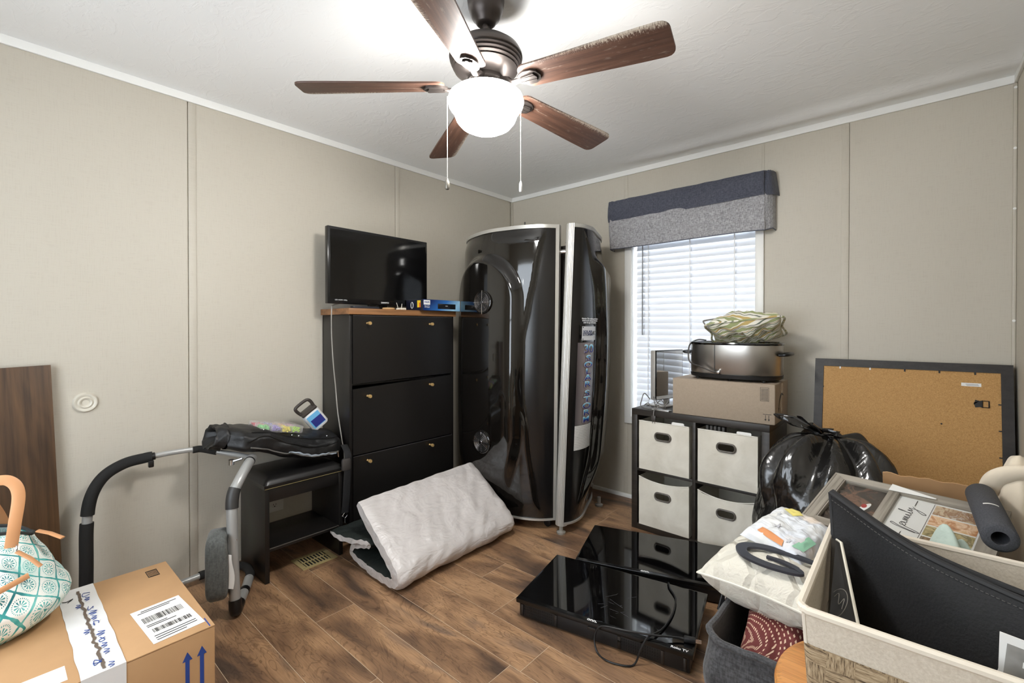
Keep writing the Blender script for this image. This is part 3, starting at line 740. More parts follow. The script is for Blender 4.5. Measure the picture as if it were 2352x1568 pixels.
patch(.06, .25, 1.18, 1.285, .004).build('panel_surround', BLKGL, bo, 60)
patch(.075, .235, 1.19, 1.276, .0055).build('control_panel', mat('panel_silver', (206, 206, 208), .3), bo, 60)
Mq = tfr('R', .125, 1.234); logo('SOLAR\nSTORM', .022, Mq @ Matrix.Translation((0, 0, .0045)), mat('navy_print', (30, 40, 84), .4), bo, sx=1.35, bold=.0005, line=.8)
patch(.178, .205, 1.222, 1.246, .0065).build('display', mat('lcd_dark', (38, 38, 36), .3), bo, 0)
for s_, z in ((.22, 1.243), (.22, 1.226), (.084, 1.27), (.084, 1.197)): MB().lathe([(0, .002), (.0035, .0015), (.004, 0)], n=12).xf(tfr('R', s_, z) @ Matrix.Translation((0, 0, .004))).build('button', INK, bo)
logo('Attention: This sunlamp product\nshould not be used on persons\nunder the age of 18 years.', .0145, tfr('R', .15, 1.312), WINK, bo, bold=.0002, line=.85)
# tiny stops on the rims
mb = MB().lathe([(0, .02), (.004, .02), (.004, 0), (0, 0)], (.93, -.945, BTOP), 10); mb.tube([(1.115, -.765, 1.80), (1.165, -.79, 1.80)], .004, 8); mb.build('bolt', INK, bo)

# ================================================================== BENCH, EXERCISER, BAG
be = thing('shoe_bench', 'small black bench with padded leather top and lower shelf', 'bench', (.19, -2.05, 0))
B0, B1, BX0, BX1 = -2.258, -1.848, .03, .355
MB().box(BX0, BX1, B0, B0 + .022, 0, .468, .0015).build('side_panel', BLACK, be)
MB().box(BX0, BX1, B1 - .022, B1, 0, .468, .0015).build('side_panel', BLACK, be)
MB().box(BX1 - .024, BX1 - .006, B0 + .022, B1 - .022, .40, .468, .001).build('apron', BLACK, be)
MB().box(BX0, BX1 - .005, B0 + .022, B1 - .022, .152, .17, .001).build('shelf', BLACK, be)
MB().box(BX1 - .006, BX1 - .003, B0 + .022, B1 - .022, .166, .169).build('shelf_edge', mat('pale_edge', (92, 88, 84), .4), be, 0)  # paler line along the shelf's front edge
mb = MB()
def seat(u, v):
    x, y = lerp(BX0 - .005, BX1 + .004, u), lerp(B0 - .004, B1 + .004, v); e = min(u, 1 - u, (v) * 1.25, (1 - v) * 1.25)
    return (x, y, .486 + .034 * min(1, (e / .10)) ** .5 if e < .10 else .52 + .008 * math.sin(PI * u) * math.sin(PI * v))
mb.grid(seat, 40, 40); mb.box(BX0 - .005, BX1 + .004, B0 - .004, B1 + .004, .468, .487)
mb.build('padded_seat', mat('black_leatherette', (22, 21, 21), .3, bump=(140, .15, .001)), be, 60)
MB().box(BX1 + .003, BX1 + .0055, B0 - .002, B1 + .002, .4695, .4712).build('piping', mat('gold_thread', (150, 136, 92), .5), be, 0)

ab = thing('ab_exerciser', 'grey tube abdominal exerciser with black foam grips against the wall', 'exerciser', (.25, -2.55, 0))
A_, Bq, Cc = .12, -2.885, -2.5
up_ = crom([(.12, -2.885, .02), (.12, -2.882, .25), (.115, -2.88, .42), (.112, -2.866, .54), (.11, -2.825, .62), (.11, -2.755, .662), (.11, -2.68, .672), (.115, -2.655, .674)], 8)
MB().tube(up_[:18], .0235, 16).build('foam_sleeve', FOAM, ab); MB().tube(up_[19:], .0235, 16).build('foam_sleeve', FOAM, ab)
MB().tube([up_[16], up_[20]], .0175, 14).build('joint_tube', GREYMT, ab)
MB().tube(crom([(.115, -2.66, .674), (.12, -2.58, .678), (.128, -2.47, .674), (.17, -2.41, .656), (.25, -2.34, .640), (.325, -2.305, .632)], 8), .0125, 12).build('cross_tube', GREYMT, ab)
MB().tube(crom([(.127, -2.50, .675), (.133, -2.465, .674), (.17, -2.41, .656)], 8), .0165, 14).build('hand_grip', FOAM, ab)
mb = MB().tube([(.114, -2.672, .673), (.116, -2.645, .675)], .0175, 14); mb.box(.115, .135, -2.672, -2.652, .628, .66, .004); mb.tube([(.125, -2.662, .66), (.125, -2.662, .635)], .006, 8); mb.build('clamp_knob', BLKPL, ab)
po = crom([(.325, -2.305, .632), (.385, -2.34, .628), (.45, -2.40, .580), (.475, -2.437, .52), (.492, -2.446, .42), (.508, -2.447, .25), (.522, -2.445, .06)], 10)
MB().tube(po, .022, 16).build('front_post', GREYMT, ab)
MB().tube(po[26:37], .026, 16).build('post_sleeve', mat('dark_rubber_sleeve', (52, 51, 50), .45), ab)
MB().tube(po[8:10], .0238, 16).build('post_collar', BLKPL, ab)
mb = MB().tube([(.39, -2.37, .655), (.37, -2.40, .645)], .005, 8); mb.lathe([(0, -.012), (.012, -.012), (.012, .012), (0, .012)], (.362, -2.407, .64), 10); mb.build('post_knob', CHROME, ab)
mb = MB().tube(crom([(.522, -2.445, .078), (.528, -2.445, .040), (.515, -2.438, .027), (.47, -2.412, .027)], 6), .0255, 14); mb.build('elbow', BLKPL, ab)
ft = [(.48, -2.418, .024), (.36, -2.345, .03), (.30, -2.312, .036)]
MB().tube(ft, .021, 14).build('foot_tube', GREYMT, ab)
MB().tube([(.40, -2.369, .0285), (.38, -2.357, .029)], .0228, 14).build('foot_collar', BLKPL, ab)
bk = crom([(.31, -2.317, .036), (.25, -2.29, .04), (.17, -2.29, .042), (.115, -2.34, .042), (.105, -2.44, .042), (.105, -2.47, .042)], 8)
MB().tube(bk, .02, 14).build('foam_bend', FOAM, ab)
MB().tube([(.105, -2.465, .042), (.112, -2.7, .035), (.12, -2.87, .03)], .0145, 12).build('floor_rail', GREYMT, ab)
# headrest pad: a rounded slab, thick side on
PADM = m_cloth('grey_pad_vinyl', (74, 76, 74), (96, 98, 96), 300)
Mp = frame_M((.478, -2.485, .235), (.35, .94, 0), (0, 0, 1))
mb = MB()
def padf(u, v):
    a = u * 2 * PI; e = 2 / 5.5
    w2_ = lerp(.080, .060, ss(.2, 1, v)) ; z = lerp(-.145, .15, v)
    k = (1 - abs(2 * v - 1) ** 7) ** .4
    x = math.copysign(abs(math.cos(a)) ** e, math.cos(a)) * .044 * max(k, .02); y = math.copysign(abs(math.sin(a)) ** e, math.sin(a)) * .075 * max(k, .02)
    return Mp @ Vector((x - .012, z, y))
mb.grid(padf, 32, 26, closeu=True); mb.build('head_pad', PADM, ab, 70)
mb = MB()
mb.grid(lambda u, v: Mp @ Vector((.028 + .004 * math.sin(PI * v), lerp(-.13, .135, v), lerp(-.06, .06, u))), 4, 10); mb.build('pad_backing', BLKPL, ab)
mb = MB().sheet(lambda u, v: Vector((.535 + .012 * u, -2.49 + .03 * u + .006 * math.sin(v * 5), lerp(.15, .30, v) - .012 * u)), 3, 8, .0008); mb.build('paper_tag', PAPER, ab, 60)
for z in (.335, .20, .16): MB().lathe([(0, .004), (.005, .003), (.006, 0)], n=10, M=frame_M((0, 0, 0), (0, 1, 0), (0, 0, 1)).to_4x4()).xf(Matrix.Translation((.517, -2.44, z))).build('rivet', CHROME, ab)

# soft golf/sports bag lying over bench and exerciser
NYL = mat('black_nylon', (19, 19, 20), .5, bump=(45, .5, .004))
du = thing('sports_bag', 'long black nylon sports bag slumped over the bench and exerciser', 'bag', (.2, -2.1, .52))
def bagc(v):   # axis and size along the bag, v: 0 open end .. 1 closed end
    y = lerp(-2.405, -1.825, v); z = interp([(0, .727), (.2, .710), (.47, .658), (.72, .620), (1, .600)], v); x = interp([(0, .21), (.3, .20), (1, .20)], v)
    hz = interp([(0, .050), (.1, .058), (.2, .060), (.47, .066), (.75, .072), (.95, .072), (1, .045)], v); hx = interp([(0, .09), (.1, .15), (.5, .165), (.9, .15), (1, .09)], v)
    return x, y, z, hx, hz
def bagf(u, v):
    x, y, z, hx, hz = bagc(v); a = 2 * PI * u; e = .62
    c, s_ = math.cos(a), math.sin(a)
    dx = math.copysign(abs(c) ** e, c) * hx; dz = math.copysign(abs(s_) ** e, s_) * hz
    wv_ = .022 * ns(u * 9, v * 7, 2.2) + .012 * ns(u * 22, v * 18, 4.4)
    dz -= .022 * ss(.35, .6, v) * ss(1.0, .8, v) * max(0, c) * ss(-.1, .5, s_)
    return Vector((x + dx * (1 + wv_ * 4), y, z + dz * (1 + wv_ * 5)))
mb = MB(); mb.grid(bagf, 64, 60, closeu=True)
n0 = len(mb.v); mb.add([bagf(k / 64, 1) for k in range(64)], [list(range(64))])
mb.build('bag_body', NYL, du, 70)
# hood cuff at the open end, with a dark mouth
def cuff(u, v):
    x, y, z, hx, hz = bagc(0); a = 2 * PI * u
    r = lerp(1.0, .72, v) if v < .6 else lerp(.83, .3, (v - .6) / .4)
    yy = lerp(-2.40, -2.455, ss(0, .6, v)) + (.06 * ss(.6, 1, v))
    return Vector((x + math.cos(a) * hx * r * 1.12, yy + .02 * math.sin(a), z + .012 + math.sin(a) * hz * r * 1.15 + .022 * ns(math.cos(a) * 2, math.sin(a) * 2, v * 3)))
mb = MB(); mb.grid(cuff, 40, 16, closeu=True); mb.build('hood', NYL, du, 70)
def pipe(us, vs, n=40, off=.004): return [bagf(lerp(us[0], us[1], ss(0, 1, k / n)) if len(us) == 2 else interp(list(zip([i / (len(us) - 1) for i in range(len(us))], us)), k / n), lerp(vs[0], vs[1], k / n)) + Vector((off, 0, 0)) for k in range(n + 1)]
MB().tube(pipe((.12, .15, .14, .12), (.17, .97)), .0032, 6).build('seam_piping', BLKPL, du)
MB().tube(pipe((.0, .07, .03, .01, .02, .06), (.12, .93)), .0035, 6).build('pocket_zip', BLKPL, du)
MB().tube(pipe((.965, .93, .93, .95, .97), (.14, .93), off=.006), .0045, 6, flat=.8).build('lower_zip', mat('zip_grey', (120, 118, 114), .35, .4), du)
def lining(u, v): a = bagf(lerp(.945, .965, v), lerp(.45, .9, u)); return a + Vector((.006, 0, .002 * math.sin(u * 40)))
MB().sheet(lining, 30, 3, .004).build('pale_lining', mat('pale_blue_lining', (168, 180, 192), .7), du, 60)
mb = MB().tube([bagf(.97, .92) + Vector((.008, 0, 0)), bagf(.95, .925) + Vector((.012, 0, -.02))], .003, 6); mb.build('zip_pull', CHROME, du)
# hanging shoulder strap
st = crom([(.31, -1.815, .60), (.36, -1.82, .56), (.375, -1.828, .50), (.378, -1.835, .40), (.376, -1.84, .30), (.372, -1.845, .235)], 8)
mb = MB().tube(st, .021, 8, flat=.12, up=(1, 0, 0)); mb.build('shoulder_strap', DKFAB, du)
mb = MB().box(.366, .384, -1.865, -1.81, .47, .54, .012); mb.build('strap_pad', mat('worn_rubber_pad', (58, 54, 52), .6), du)
mb = MB().tube([(.372, -1.845, .24), (.374, -1.83, .222), (.374, -1.845, .208), (.372, -1.86, .222), (.372, -1.845, .24)], .0028, 6); mb.tube([(.373, -1.845, .21), (.373, -1.846, .18)], .0035, 8); mb.build('snap_hook', CHROME, du)
for v_ in (.28, .52, .58, .86): MB().lathe([(0, .004), (.004, .003), (.005, 0)], n=10).xf(Matrix.Translation(bagf(.17, v_))).build('rivet', CHROME, du)

# bead organiser on the bag
CLEAR, t = newmat('clear_plastic_case'); tp = t.n('ShaderNodeBsdfTransparent'); mx = t.n('ShaderNodeMixShader'); mx.inputs[0].default_value = .25
t.b.inputs['Base Color'].default_value = lin(232, 228, 226); t.b.inputs['Roughness'].default_value = .15
t.l(tp.outputs[0], mx.inputs[1]); t.l(t.b.outputs[0], mx.inputs[2]); t.l(mx.outputs[0], t.out.inputs[0])
Mo = frame_M((.225, -2.155, .727), (-.08, .97, -.20), (-.98, -.08, .06)) @ Matrix.Scale(.9, 4)
oz = thing('bead_organiser', 'clear divided case of coloured beads on the sports bag', 'bead case', M=Mo)
MB().box(-.125, .125, -.075, .075, 0, .042, .004).build('clear_case', CLEAR, oz, 40, local=True)
cols = [(96, 196, 96), (150, 132, 206), (236, 220, 40), (176, 224, 60), (206, 96, 104), (120, 130, 200), (226, 140, 60), (210, 120, 180)]
for i, cc in enumerate(cols):
    cx = -.09 + (i % 4) * .06; cy = -.036 + (i // 4) * .072
    mb = MB(); 
    for q in range(120):
        bx_, by_, bz_ = cx + random.uniform(-.023, .023), cy + random.uniform(-.030, .030), random.uniform(.006, .030)
        mb.lathe([(0, .004), (.005, .003), (.006, 0), (.005, -.003), (0, -.004)], (bx_, by_, bz_), 6)
    o = mb.build('beads', mat('bead_%d' % i, cc, .4), oz, 60, local=True); o['kind'] = 'stuff'
mb = MB()
for x in (-.06, 0, .06): mb.box(x - .001, x + .001, -.073, .073, .002, .038)
mb.box(-.123, .123, -.001, .001, .002, .038); mb.build('dividers', CLEAR, oz, 0, local=True)
# detergent jug leaning on the bag
Mj = frame_M((.14, -1.955, .69), (0, .98, .08), (.0, .62, .75)) @ Matrix.Rotation(-.15, 4, 'Z')
Mj = Matrix.Translation((.17, -1.885, .706)) @ Matrix.Rotation(math.radians(38), 4, 'X') @ Matrix.Rotation(math.radians(80), 4, 'Z') @ Matrix.Scale(.82, 4)
ju = thing('cleaner_jug', 'white jug with blue label and dark grip lying on the sports bag', 'jug', M=Mj)
def jug(u, v):
    a = 2 * PI * u; e = .55; z = lerp(0, .15, v); k = interp([(0, .9), (.05, 1), (.7, 1), (.9, .92), (1, .80)], v)
    c, s_ = math.cos(a), math.sin(a)
    return Vector((math.copysign(abs(c) ** e, c) * .062 * k, math.copysign(abs(s_) ** e, s_) * .042 * k, z))
mb = MB(); mb.grid(jug, 40, 16, closeu=True); mb.add([jug(k / 40, 1) for k in range(40)], [list(range(40))]); mb.add([jug(k / 40, 0) for k in range(40)], [list(range(40))[::-1]])
mb.build('jug_body', mat('white_plastic', (226, 226, 226), .35), ju, 50, local=True)
GRIP = mat('brown_black_grip', (58, 52, 48), .45)
hp = crom([(-.05, 0, .145), (-.058, 0, .19), (-.045, 0, .212), (.03, 0, .212), (.05, 0, .19), (.048, 0, .145)], 6)
MB().tube(hp, .011, 10).build('carry_handle', GRIP, ju, local=True)
MB().box(-.058, .058, -.040, .040, .132, .152, .006).build('grip_band', GRIP, ju, local=True)
for sgn in (-1, 1):
    MB().box(-.045, .045, sgn * .0425 - .0006, sgn * .0425 + .0006, .02, .12).build('label', mat('light_blue_label', (110, 180, 224), .4), ju, 0, local=True)
    MB().box(-.035, .045, sgn * .0435 - .0006, sgn * .0435 + .0006, .025, .085).build('label_panel', mat('navy_label', (44, 52, 128), .4), ju, 0, local=True)

# ================================================================== FOLDED FOAM MAT
def m_mat(name, col, rough, bs):
    m, t = newmat(name); v = t.coord((1, .35, 1), (0, .3, .5)); a = t.noise(v, 16, 3, .55, .8); b_ = t.noise(t.coord(), 6, 3, .5, .6)
    t.b.inputs['Base Color'].default_value = lin(*col); t.b.inputs['Roughness'].default_value = rough
    t.bump(t.math('ADD', a, t.math('MULTIPLY', b_, 1.6)), bs, .012); return m
MATC = m_mat('pale_grey_vinyl_cover', (200, 194, 191), .34, 1.0); MATD = m_mat('dark_green_lining', (20, 27, 24), .75, .5)
fm = thing('folded_foam_mat', 'thick pale grey foam mat folded over with dark green lining', 'mat', (.72, -1.42, 0))
# centre line of the folded mat in the X-Z plane: ridge, down the slope, under, back up, tail
cl = crom([(.555, 0, .340), (.65, 0, .272), (.77, 0, .192), (.86, 0, .132), (.905, 0, .092), (.908, 0, .062), (.87, 0, .043), (.78, 0, .036), (.66, 0, .036), (.55, 0, .044), (.492, 0, .066), (.512, 0, .100), (.595, 0, .128), (.665, 0, .150), (.680, 0, .168), (.645, 0, .172), (.56, 0, .160), (.46, 0, .152), (.372, 0, .158)], 6)
NC = len(cl); TH = .085
tn = [(cl[min(i + 1, NC - 1)] - cl[max(i - 1, 0)]).normalized() for i in range(NC)]
nm = [Vector((-t_.z, 0, t_.x)) for t_ in tn]      # left of travel
def half(i): 
    f = i / (NC - 1)
    return TH / 2 * interp([(0, .55), (.03, .9), (.22, .98), (.33, .78), (.45, .72), (.58, .58), (.68, .36), (.8, .42), (.95, .5), (1, .3)], f)
def mskin(sgn):
    def fn(u, v):
        k = v * (NC - 1); i_ = min(int(k), NC - 2); f = k - i_
        c = cl[i_].lerp(cl[i_ + 1], f); n = nm[i_].lerp(nm[i_ + 1], f).normalized(); h = lerp(half(i_), half(i_ + 1), f)
        y = lerp(-1.875, -1.042, u); edge = min(u, 1 - u); e = min(1, (edge / .05)) ** .5 if edge < .05 else 1
        wr = .012 * ns(u * 5, v * 9, sgn) + .007 * ns(u * 15 + v * 26, v * 14, 3 + sgn) + .006 * (1 - e) * math.sin(v * 150 + 4 * ns(u, v * 9, 2))
        p = c + n * sgn * (h * (.62 + .38 * e) + wr * (.4 + .6 * e))
        skew = .03 * (1 - v * 1.2)        # far end of the ridge stands a little higher
        p.x -= skew * .4 * u; p.z += .022 * u * ss(.25, 0, v)
        if v > .7: y -= .055 * ss(.7, 1, v) * (1 - u) + .25 * ss(.72, 1, v) * ss(.6, 1, u)
        if v < .45: y -= .015 * math.sin(v * 6) * (1 - u)
        p.z = max(p.z, .004)
        return Vector((p.x, y, p.z))
    return fn
mb = MB(); mb.grid(mskin(1), 60, 150)
# edge walls join the two skins
for uu in (0, 1):
    a, b_ = mskin(1), mskin(-1)
    vs = []; K = 150
    for k in range(K + 1): vs += [a(uu, k / K), b_(uu, k / K)]
    mb.add(vs, [[2 * k, 2 * k + 1, 2 * k + 3, 2 * k + 2] for k in range(K)])
for vv in (0, 1):
    a, b_ = mskin(1), mskin(-1); vs = []
    for k in range(61): vs += [a(k / 60, vv), b_(k / 60, vv)]
    mb.add(vs, [[2 * k, 2 * k + 1, 2 * k + 3, 2 * k + 2] for k in range(60)])
mb.build('outer_cover', MATC, fm, 70)
MB().grid(mskin(-1), 60, 150).build('lining', MATD, fm, 70)

# ================================================================== LEFT FOREGROUND
wbm = wood('dark_walnut_board', (52, 36, 24), (92, 66, 42), (122, 90, 58), 'Z', .5, rnd=3, freq=1.1)
Mbd = Matrix.Translation((.045, -2.942, 0)) @ Matrix.Rotation(math.radians(1.9), 4, 'X') @ Matrix.Rotation(math.radians(-1.2), 4, 'Y')
o = MB().box(0, .012, -.42, 0, .0145, 1.112, .001).build('wood_board', wbm, None); o.matrix_basis = Mbd
tag(o, 'tall dark wood-grain board leaning on the wall behind the tote', 'board')
pol = thing('metal_stand', 'slim grey metal pole with a chrome ball tip by the board', 'stand', (.372, -3.145, 0))
MB().tube([(.372, -3.145, .01), (.372, -3.145, .775)], .008, 12).build('pole', mat('grey_steel', (120, 120, 122), .35, .7), pol)
MB().lathe([(0, .018), (.01, .0155), (.016, .008), (.018, 0), (.016, -.008), (.01, -.0155), (0, -.018)], (.372, -3.145, .79), 20).build('ball_tip', CHROME, pol)
MB().lathe([(0, .012), (.09, .010), (.1, .004), (.1, 0), (0, 0)], (.372, -3.145, 0), 30).build('base', mat('grey_steel', (120, 120, 122), .35, .7), pol)

cx0, cx1, cy0, cy1, ch = .665, 1.222, -3.34, -2.722, .40
lb = thing('shipping_box', 'large brown shipping carton with white handwritten tape and label', 'carton', (.94, -3.03, 0))
mb = MB(); mb.box(cx0, cx1, cy0, cy1, 0, ch - .004, .003); mb.build('carton_body', CARD, lb)
ym = -2.965
MB().box(cx0, cx1, ym + .0015, cy1, ch - .004, ch, .0012).build('flap', CARD, lb); MB().box(cx0, cx1, cy0, ym - .0015, ch - .004, ch, .0012).build('flap', CARD, lb)
TAPE = mat('white_tape', (228, 227, 226), .3, bump=(30, .3, .003))
mb = MB(); 
mb.grid(lambda u, v: (lerp(cx0 - .002, cx1 + .001, u), lerp(ym - .045, ym + .042, v) + .003 * ns(u * 8, v * 3, 1), ch + .0012 + .0012 * ns(u * 14, v * 6, 2)), 60, 6)
mb.grid(lambda u, v: (cx1 + .0012, lerp(ym - .045, ym + .042, v), lerp(ch + .001, ch - .13, u)), 4, 4); mb.build('tape', TAPE, lb, 60)
mb = MB(); mb.grid(lambda u, v: (lerp(cx0 + .03, cx1 - .01, u), ym - .003 + .007 * v + .008 * ns(u * 22, 2, 2) + .003 * ns(u * 70, v * 3, 2), ch + .0026), 60, 1); mb.build('tape_tear', mat('torn_grey', (104, 90, 78), .8), lb, 0)
zt = ch + .003
Ms = lambda x, y: frame_M((x, y, zt), (1, 0, 0), (0, 1, 0))
mb = MB()
for i in range(14):   # handwriting along the tape
    x = lerp(cx0 + .06, cx1 - .03, i / 13); pts = [(0, 0), (.008, .012), (.014, -.004), (.020, .010), (.026, -.002)]
    random.shuffle(pts) if i % 3 == 0 else None
    stroke(mb, [(p[0], p[1] * (1.2 if i % 4 == 0 else .8)) for p in pts], Ms(x, ym + .012 - (.024 if i % 5 == 2 else 0)), .0009, 5, 4)
mb.build('handwriting', BLUEINK, lb)
mb = MB(); stroke(mb, [(0, 0), (.02, .018), (.012, .035), (.03, .022)], Ms(.73, ym - .05), .0012); stroke(mb, [(0, 0), (.012, -.012), (.004, -.026), (-.008, -.012), (.010, -.03)], Ms(.745, ym - .055), .0012); stroke(mb, [(0, 0), (.012, -.01), (.006, -.03)], Ms(.75, ym - .095), .0012)
mb.build('marker_writing', INK, lb)
# shipping label with bars
Mlab = Matrix.Translation((1.085, -2.806, ch + .0008)) @ Matrix.Rotation(math.radians(4), 4, 'Z')
MB().box(-.115, .105, -.062, .062, 0, .0006, M=Mlab).build('shipping_label', PAPER, lb, 0)
def bars(mb, x0, x1, y0, y1, n, M, h=.0004):
    w_ = (y1 - y0) / n
    for k in range(n):
        ww = w_ * random.choice((.25, .45, .7)); mb.box(x0, x1, y0 + k * w_, y0 + k * w_ + ww, 0, h, M=M)
mb = MB(); Mb2 = Mlab @ Matrix.Translation((0, 0, .0007)); bars(mb, -.055, -.02, -.05, .05, 34, Mb2); bars(mb, .025, .048, -.045, .05, 34, Mb2)
for x, a, b_ in ((-.09, -.05, .03), (-.1, -.04, .05), (-.005, -.05, .0), (.004, -.05, .02), (.066, -.05, .05), (.078, -.05, .05), (.09, -.05, .02)): mb.box(x, x + .0035, a, b_, 0, .0004, M=Mb2)
logo('LG-AZ', .024, Mb2 @ frame_M((.037, -.06 + .0, 0), (0, 1, 0), (-1, 0, 0)), INK, lb) if False else None
mb.build('label_print', INK, lb, 0)
# box maker's mark and blue corner line
mb = MB(); Mb3 = Matrix.Translation((.735, -2.775, ch + .0006))
for k in range(6): mb.box(-.024 + k * .009, -.021 + k * .009, -.013, .013, 0, .0004, M=Mb3)
mb.box(-.028, -.026, -.016, .016, 0, .0004, M=Mb3); mb.box(.026, .028, -.016, .016, 0, .0004, M=Mb3); mb.box(-.028, .028, -.016, -.014, 0, .0004, M=Mb3); mb.box(-.028, .028, .014, .016, 0, .0004, M=Mb3); mb.build('printed_mark', INK, lb, 0)
mb = MB(); mb.box(1.165, 1.218, -2.735, -2.732, ch, ch + .0004); mb.build('blue_line', BLUEINK, lb, 0)
MB().box(1.12, 1.19, -3.20, -3.03, ch, ch + .0006).build('paper_strip', PAPER, lb, 0)
# up arrows on the side facing the room
mb = MB()
for y in (-2.79, -2.755): mb.prism([(y - .005, .20), (y + .005, .20), (y + .005, .33), (y + .012, .33), (y, .355), (y - .012, .33), (y - .005, .33)], cx1, cx1 + .0006, 'X')
mb.box(cx1, cx1 + .0006, -2.81, -2.735, .185, .195); mb.build('up_arrows', BLUEINK, lb, 0)

# tote
m, t = newmat('teal_medallion_canvas'); tc = t.coord((1, 1, 1))
sp = t.sep(tc); rr = t.math('SQRT', t.math('ADD', t.math('MULTIPLY', sp[0], sp[0]), t.math('MULTIPLY', sp[1], sp[1]))); ux = t.math('MULTIPLY', t.math('ARCTAN2', sp[1], sp[0]), 9. / PI); uz = t.math('MULTIPLY', t.math('SUBTRACT', sp[2], t.math('MULTIPLY', rr, .8)), 10.)
d1 = t.math('ADD', ux, uz); d2 = t.math('SUBTRACT', ux, uz)
fx = t.math('ABSOLUTE', t.math('SUBTRACT', t.math('FRACT', d1), .5)); fy = t.math('ABSOLUTE', t.math('SUBTRACT', t.math('FRACT', d2), .5))
px = t.math('SUBTRACT', t.math('FRACT', d1), .5); py = t.math('SUBTRACT', t.math('FRACT', d2), .5)
wob = t.noise(tc, 22, 3, .6)
ang = t.math('ARCTAN2', py, px); rad = t.math('SQRT', t.math('ADD', t.math('MULTIPLY', px, px), t.math('MULTIPLY', py, py)))
pet = t.math('MULTIPLY', t.math('GREATER_THAN', t.math('SINE', t.math('MULTIPLY', ang, 10.)), .1), t.math('MULTIPLY', t.math('LESS_THAN', rad, .26), t.math('GREATER_THAN', rad, .06)))
bord = t.math('GREATER_THAN', t.math('ADD', t.math('MAXIMUM', fx, fy), t.math('MULTIPLY', t.math('SUBTRACT', wob, .5), .16)), .455)
dots = t.math('MULTIPLY', t.math('LESS_THAN', t.math('ABSOLUTE', t.math('SUBTRACT', rad, .34)), .03), t.math('GREATER_THAN', t.math('SINE', t.math('MULTIPLY', ang, 26.)), .3))
shade = t.ramp(t.noise(tc, 14, 3, .6), [(.3, lin(24, 104, 112)), (.5, lin(70, 168, 164)), (.75, lin(150, 212, 200))])
ink = t.math('MAXIMUM', pet, t.math('MAXIMUM', bord, dots))
wash = t.ramp(t.noise(tc, 9, 2, .5), [(.45, lin(238, 238, 232)), (.7, lin(196, 226, 220))])
t.l(t.mix(ink, wash, shade), t.b.inputs['Base Color']); t.b.inputs['Roughness'].default_value = .7; t.bump(t.noise(tc, 14, 2, .5), .3, .01)
TEAL = m
TAN = mat('tan_leather', (206, 150, 104), .5, bump=(60, .1, .002))
to = thing('tote_bag', 'white and teal patterned tote with tan leather handles on the carton', 'tote bag', (.78, -3.225, ch + .003))
def tote(u, v):
    a = 2 * PI * u; c, s_ = math.cos(a), math.sin(a)
    z = lerp(0, .285, v)
    k = interp([(0, .70), (.12, .90), (.3, 1.0), (.5, .88), (.75, .60), (.92, .36), (1, .26)], v)
    ky = interp([(0, .72), (.15, .92), (.32, 1.0), (.6, .86), (1, .66)], v)
    e = .8
    wv_ = 1 + .035 * ns(c * 2, s_ * 2, v * 4) + .02 * ns(c * 6, s_ * 6, v * 6)
    return Vector((.77 + math.copysign(abs(c) ** e, c) * .185 * k * wv_, -3.23 + math.copysign(abs(s_) ** e, s_) * .245 * ky * wv_, ch + .003 + z - .035 * v * abs(s_) ** 3))
mb = MB(); mb.grid(tote, 72, 40, closeu=True); mb.add([tote(k / 72, 0) for k in range(72)], [list(range(72))[::-1]]); mb.build('canvas_body', TEAL, to, 80)
mb = MB(); mb.tube([tote(k / 72, 1) for k in range(72)], .005, 6, closed=True); mb.build('zip_edge', mat('dark_zip', (40, 44, 44), .6), to)
def strap(pts, name, wdt=.015, th=.25, upv=(1, 0, 0)): return MB().tube(crom(pts, 8), wdt, 8, flat=th, up=upv).build(name, TAN, to)
strap([(.865, -3.115, .655), (.875, -3.108, .72), (.868, -3.10, .80), (.860, -3.115, .838), (.855, -3.15, .846), (.85, -3.25, .846), (.86, -3.30, .82), (.87, -3.34, .70)], 'handle', .0135, .22)
strap([(.70, -3.12, .655), (.74, -3.14, .73), (.80, -3.17, .80), (.80, -3.22, .815), (.79, -3.3, .80), (.72, -3.35, .70)], 'handle', .0135, .22)
def tab(pts): return MB().tube([Vector(p) for p in pts], .009, 8, flat=.3, up=(0, 0, 1)).build('leather_tab', TAN, to)
tab([(.80, -3.06, .665), (.82, -3.035, .655), (.845, -3.01, .64)]); tab([(.89, -3.105, .648), (.905, -3.08, .625), (.92, -3.06, .60)])
strap([(.985, -3.20, .565), (.97, -3.13, .585), (.955, -3.085, .597)], 'drawn_strap', .008, .3)
mb = MB().tube([(.885 + .009 * math.cos(a), -3.105, .655 + .009 * math.sin(a)) for a in [2 * PI * k / 16 for k in range(16)]], .002, 6, closed=True); mb.build('ring', CHROME, to)

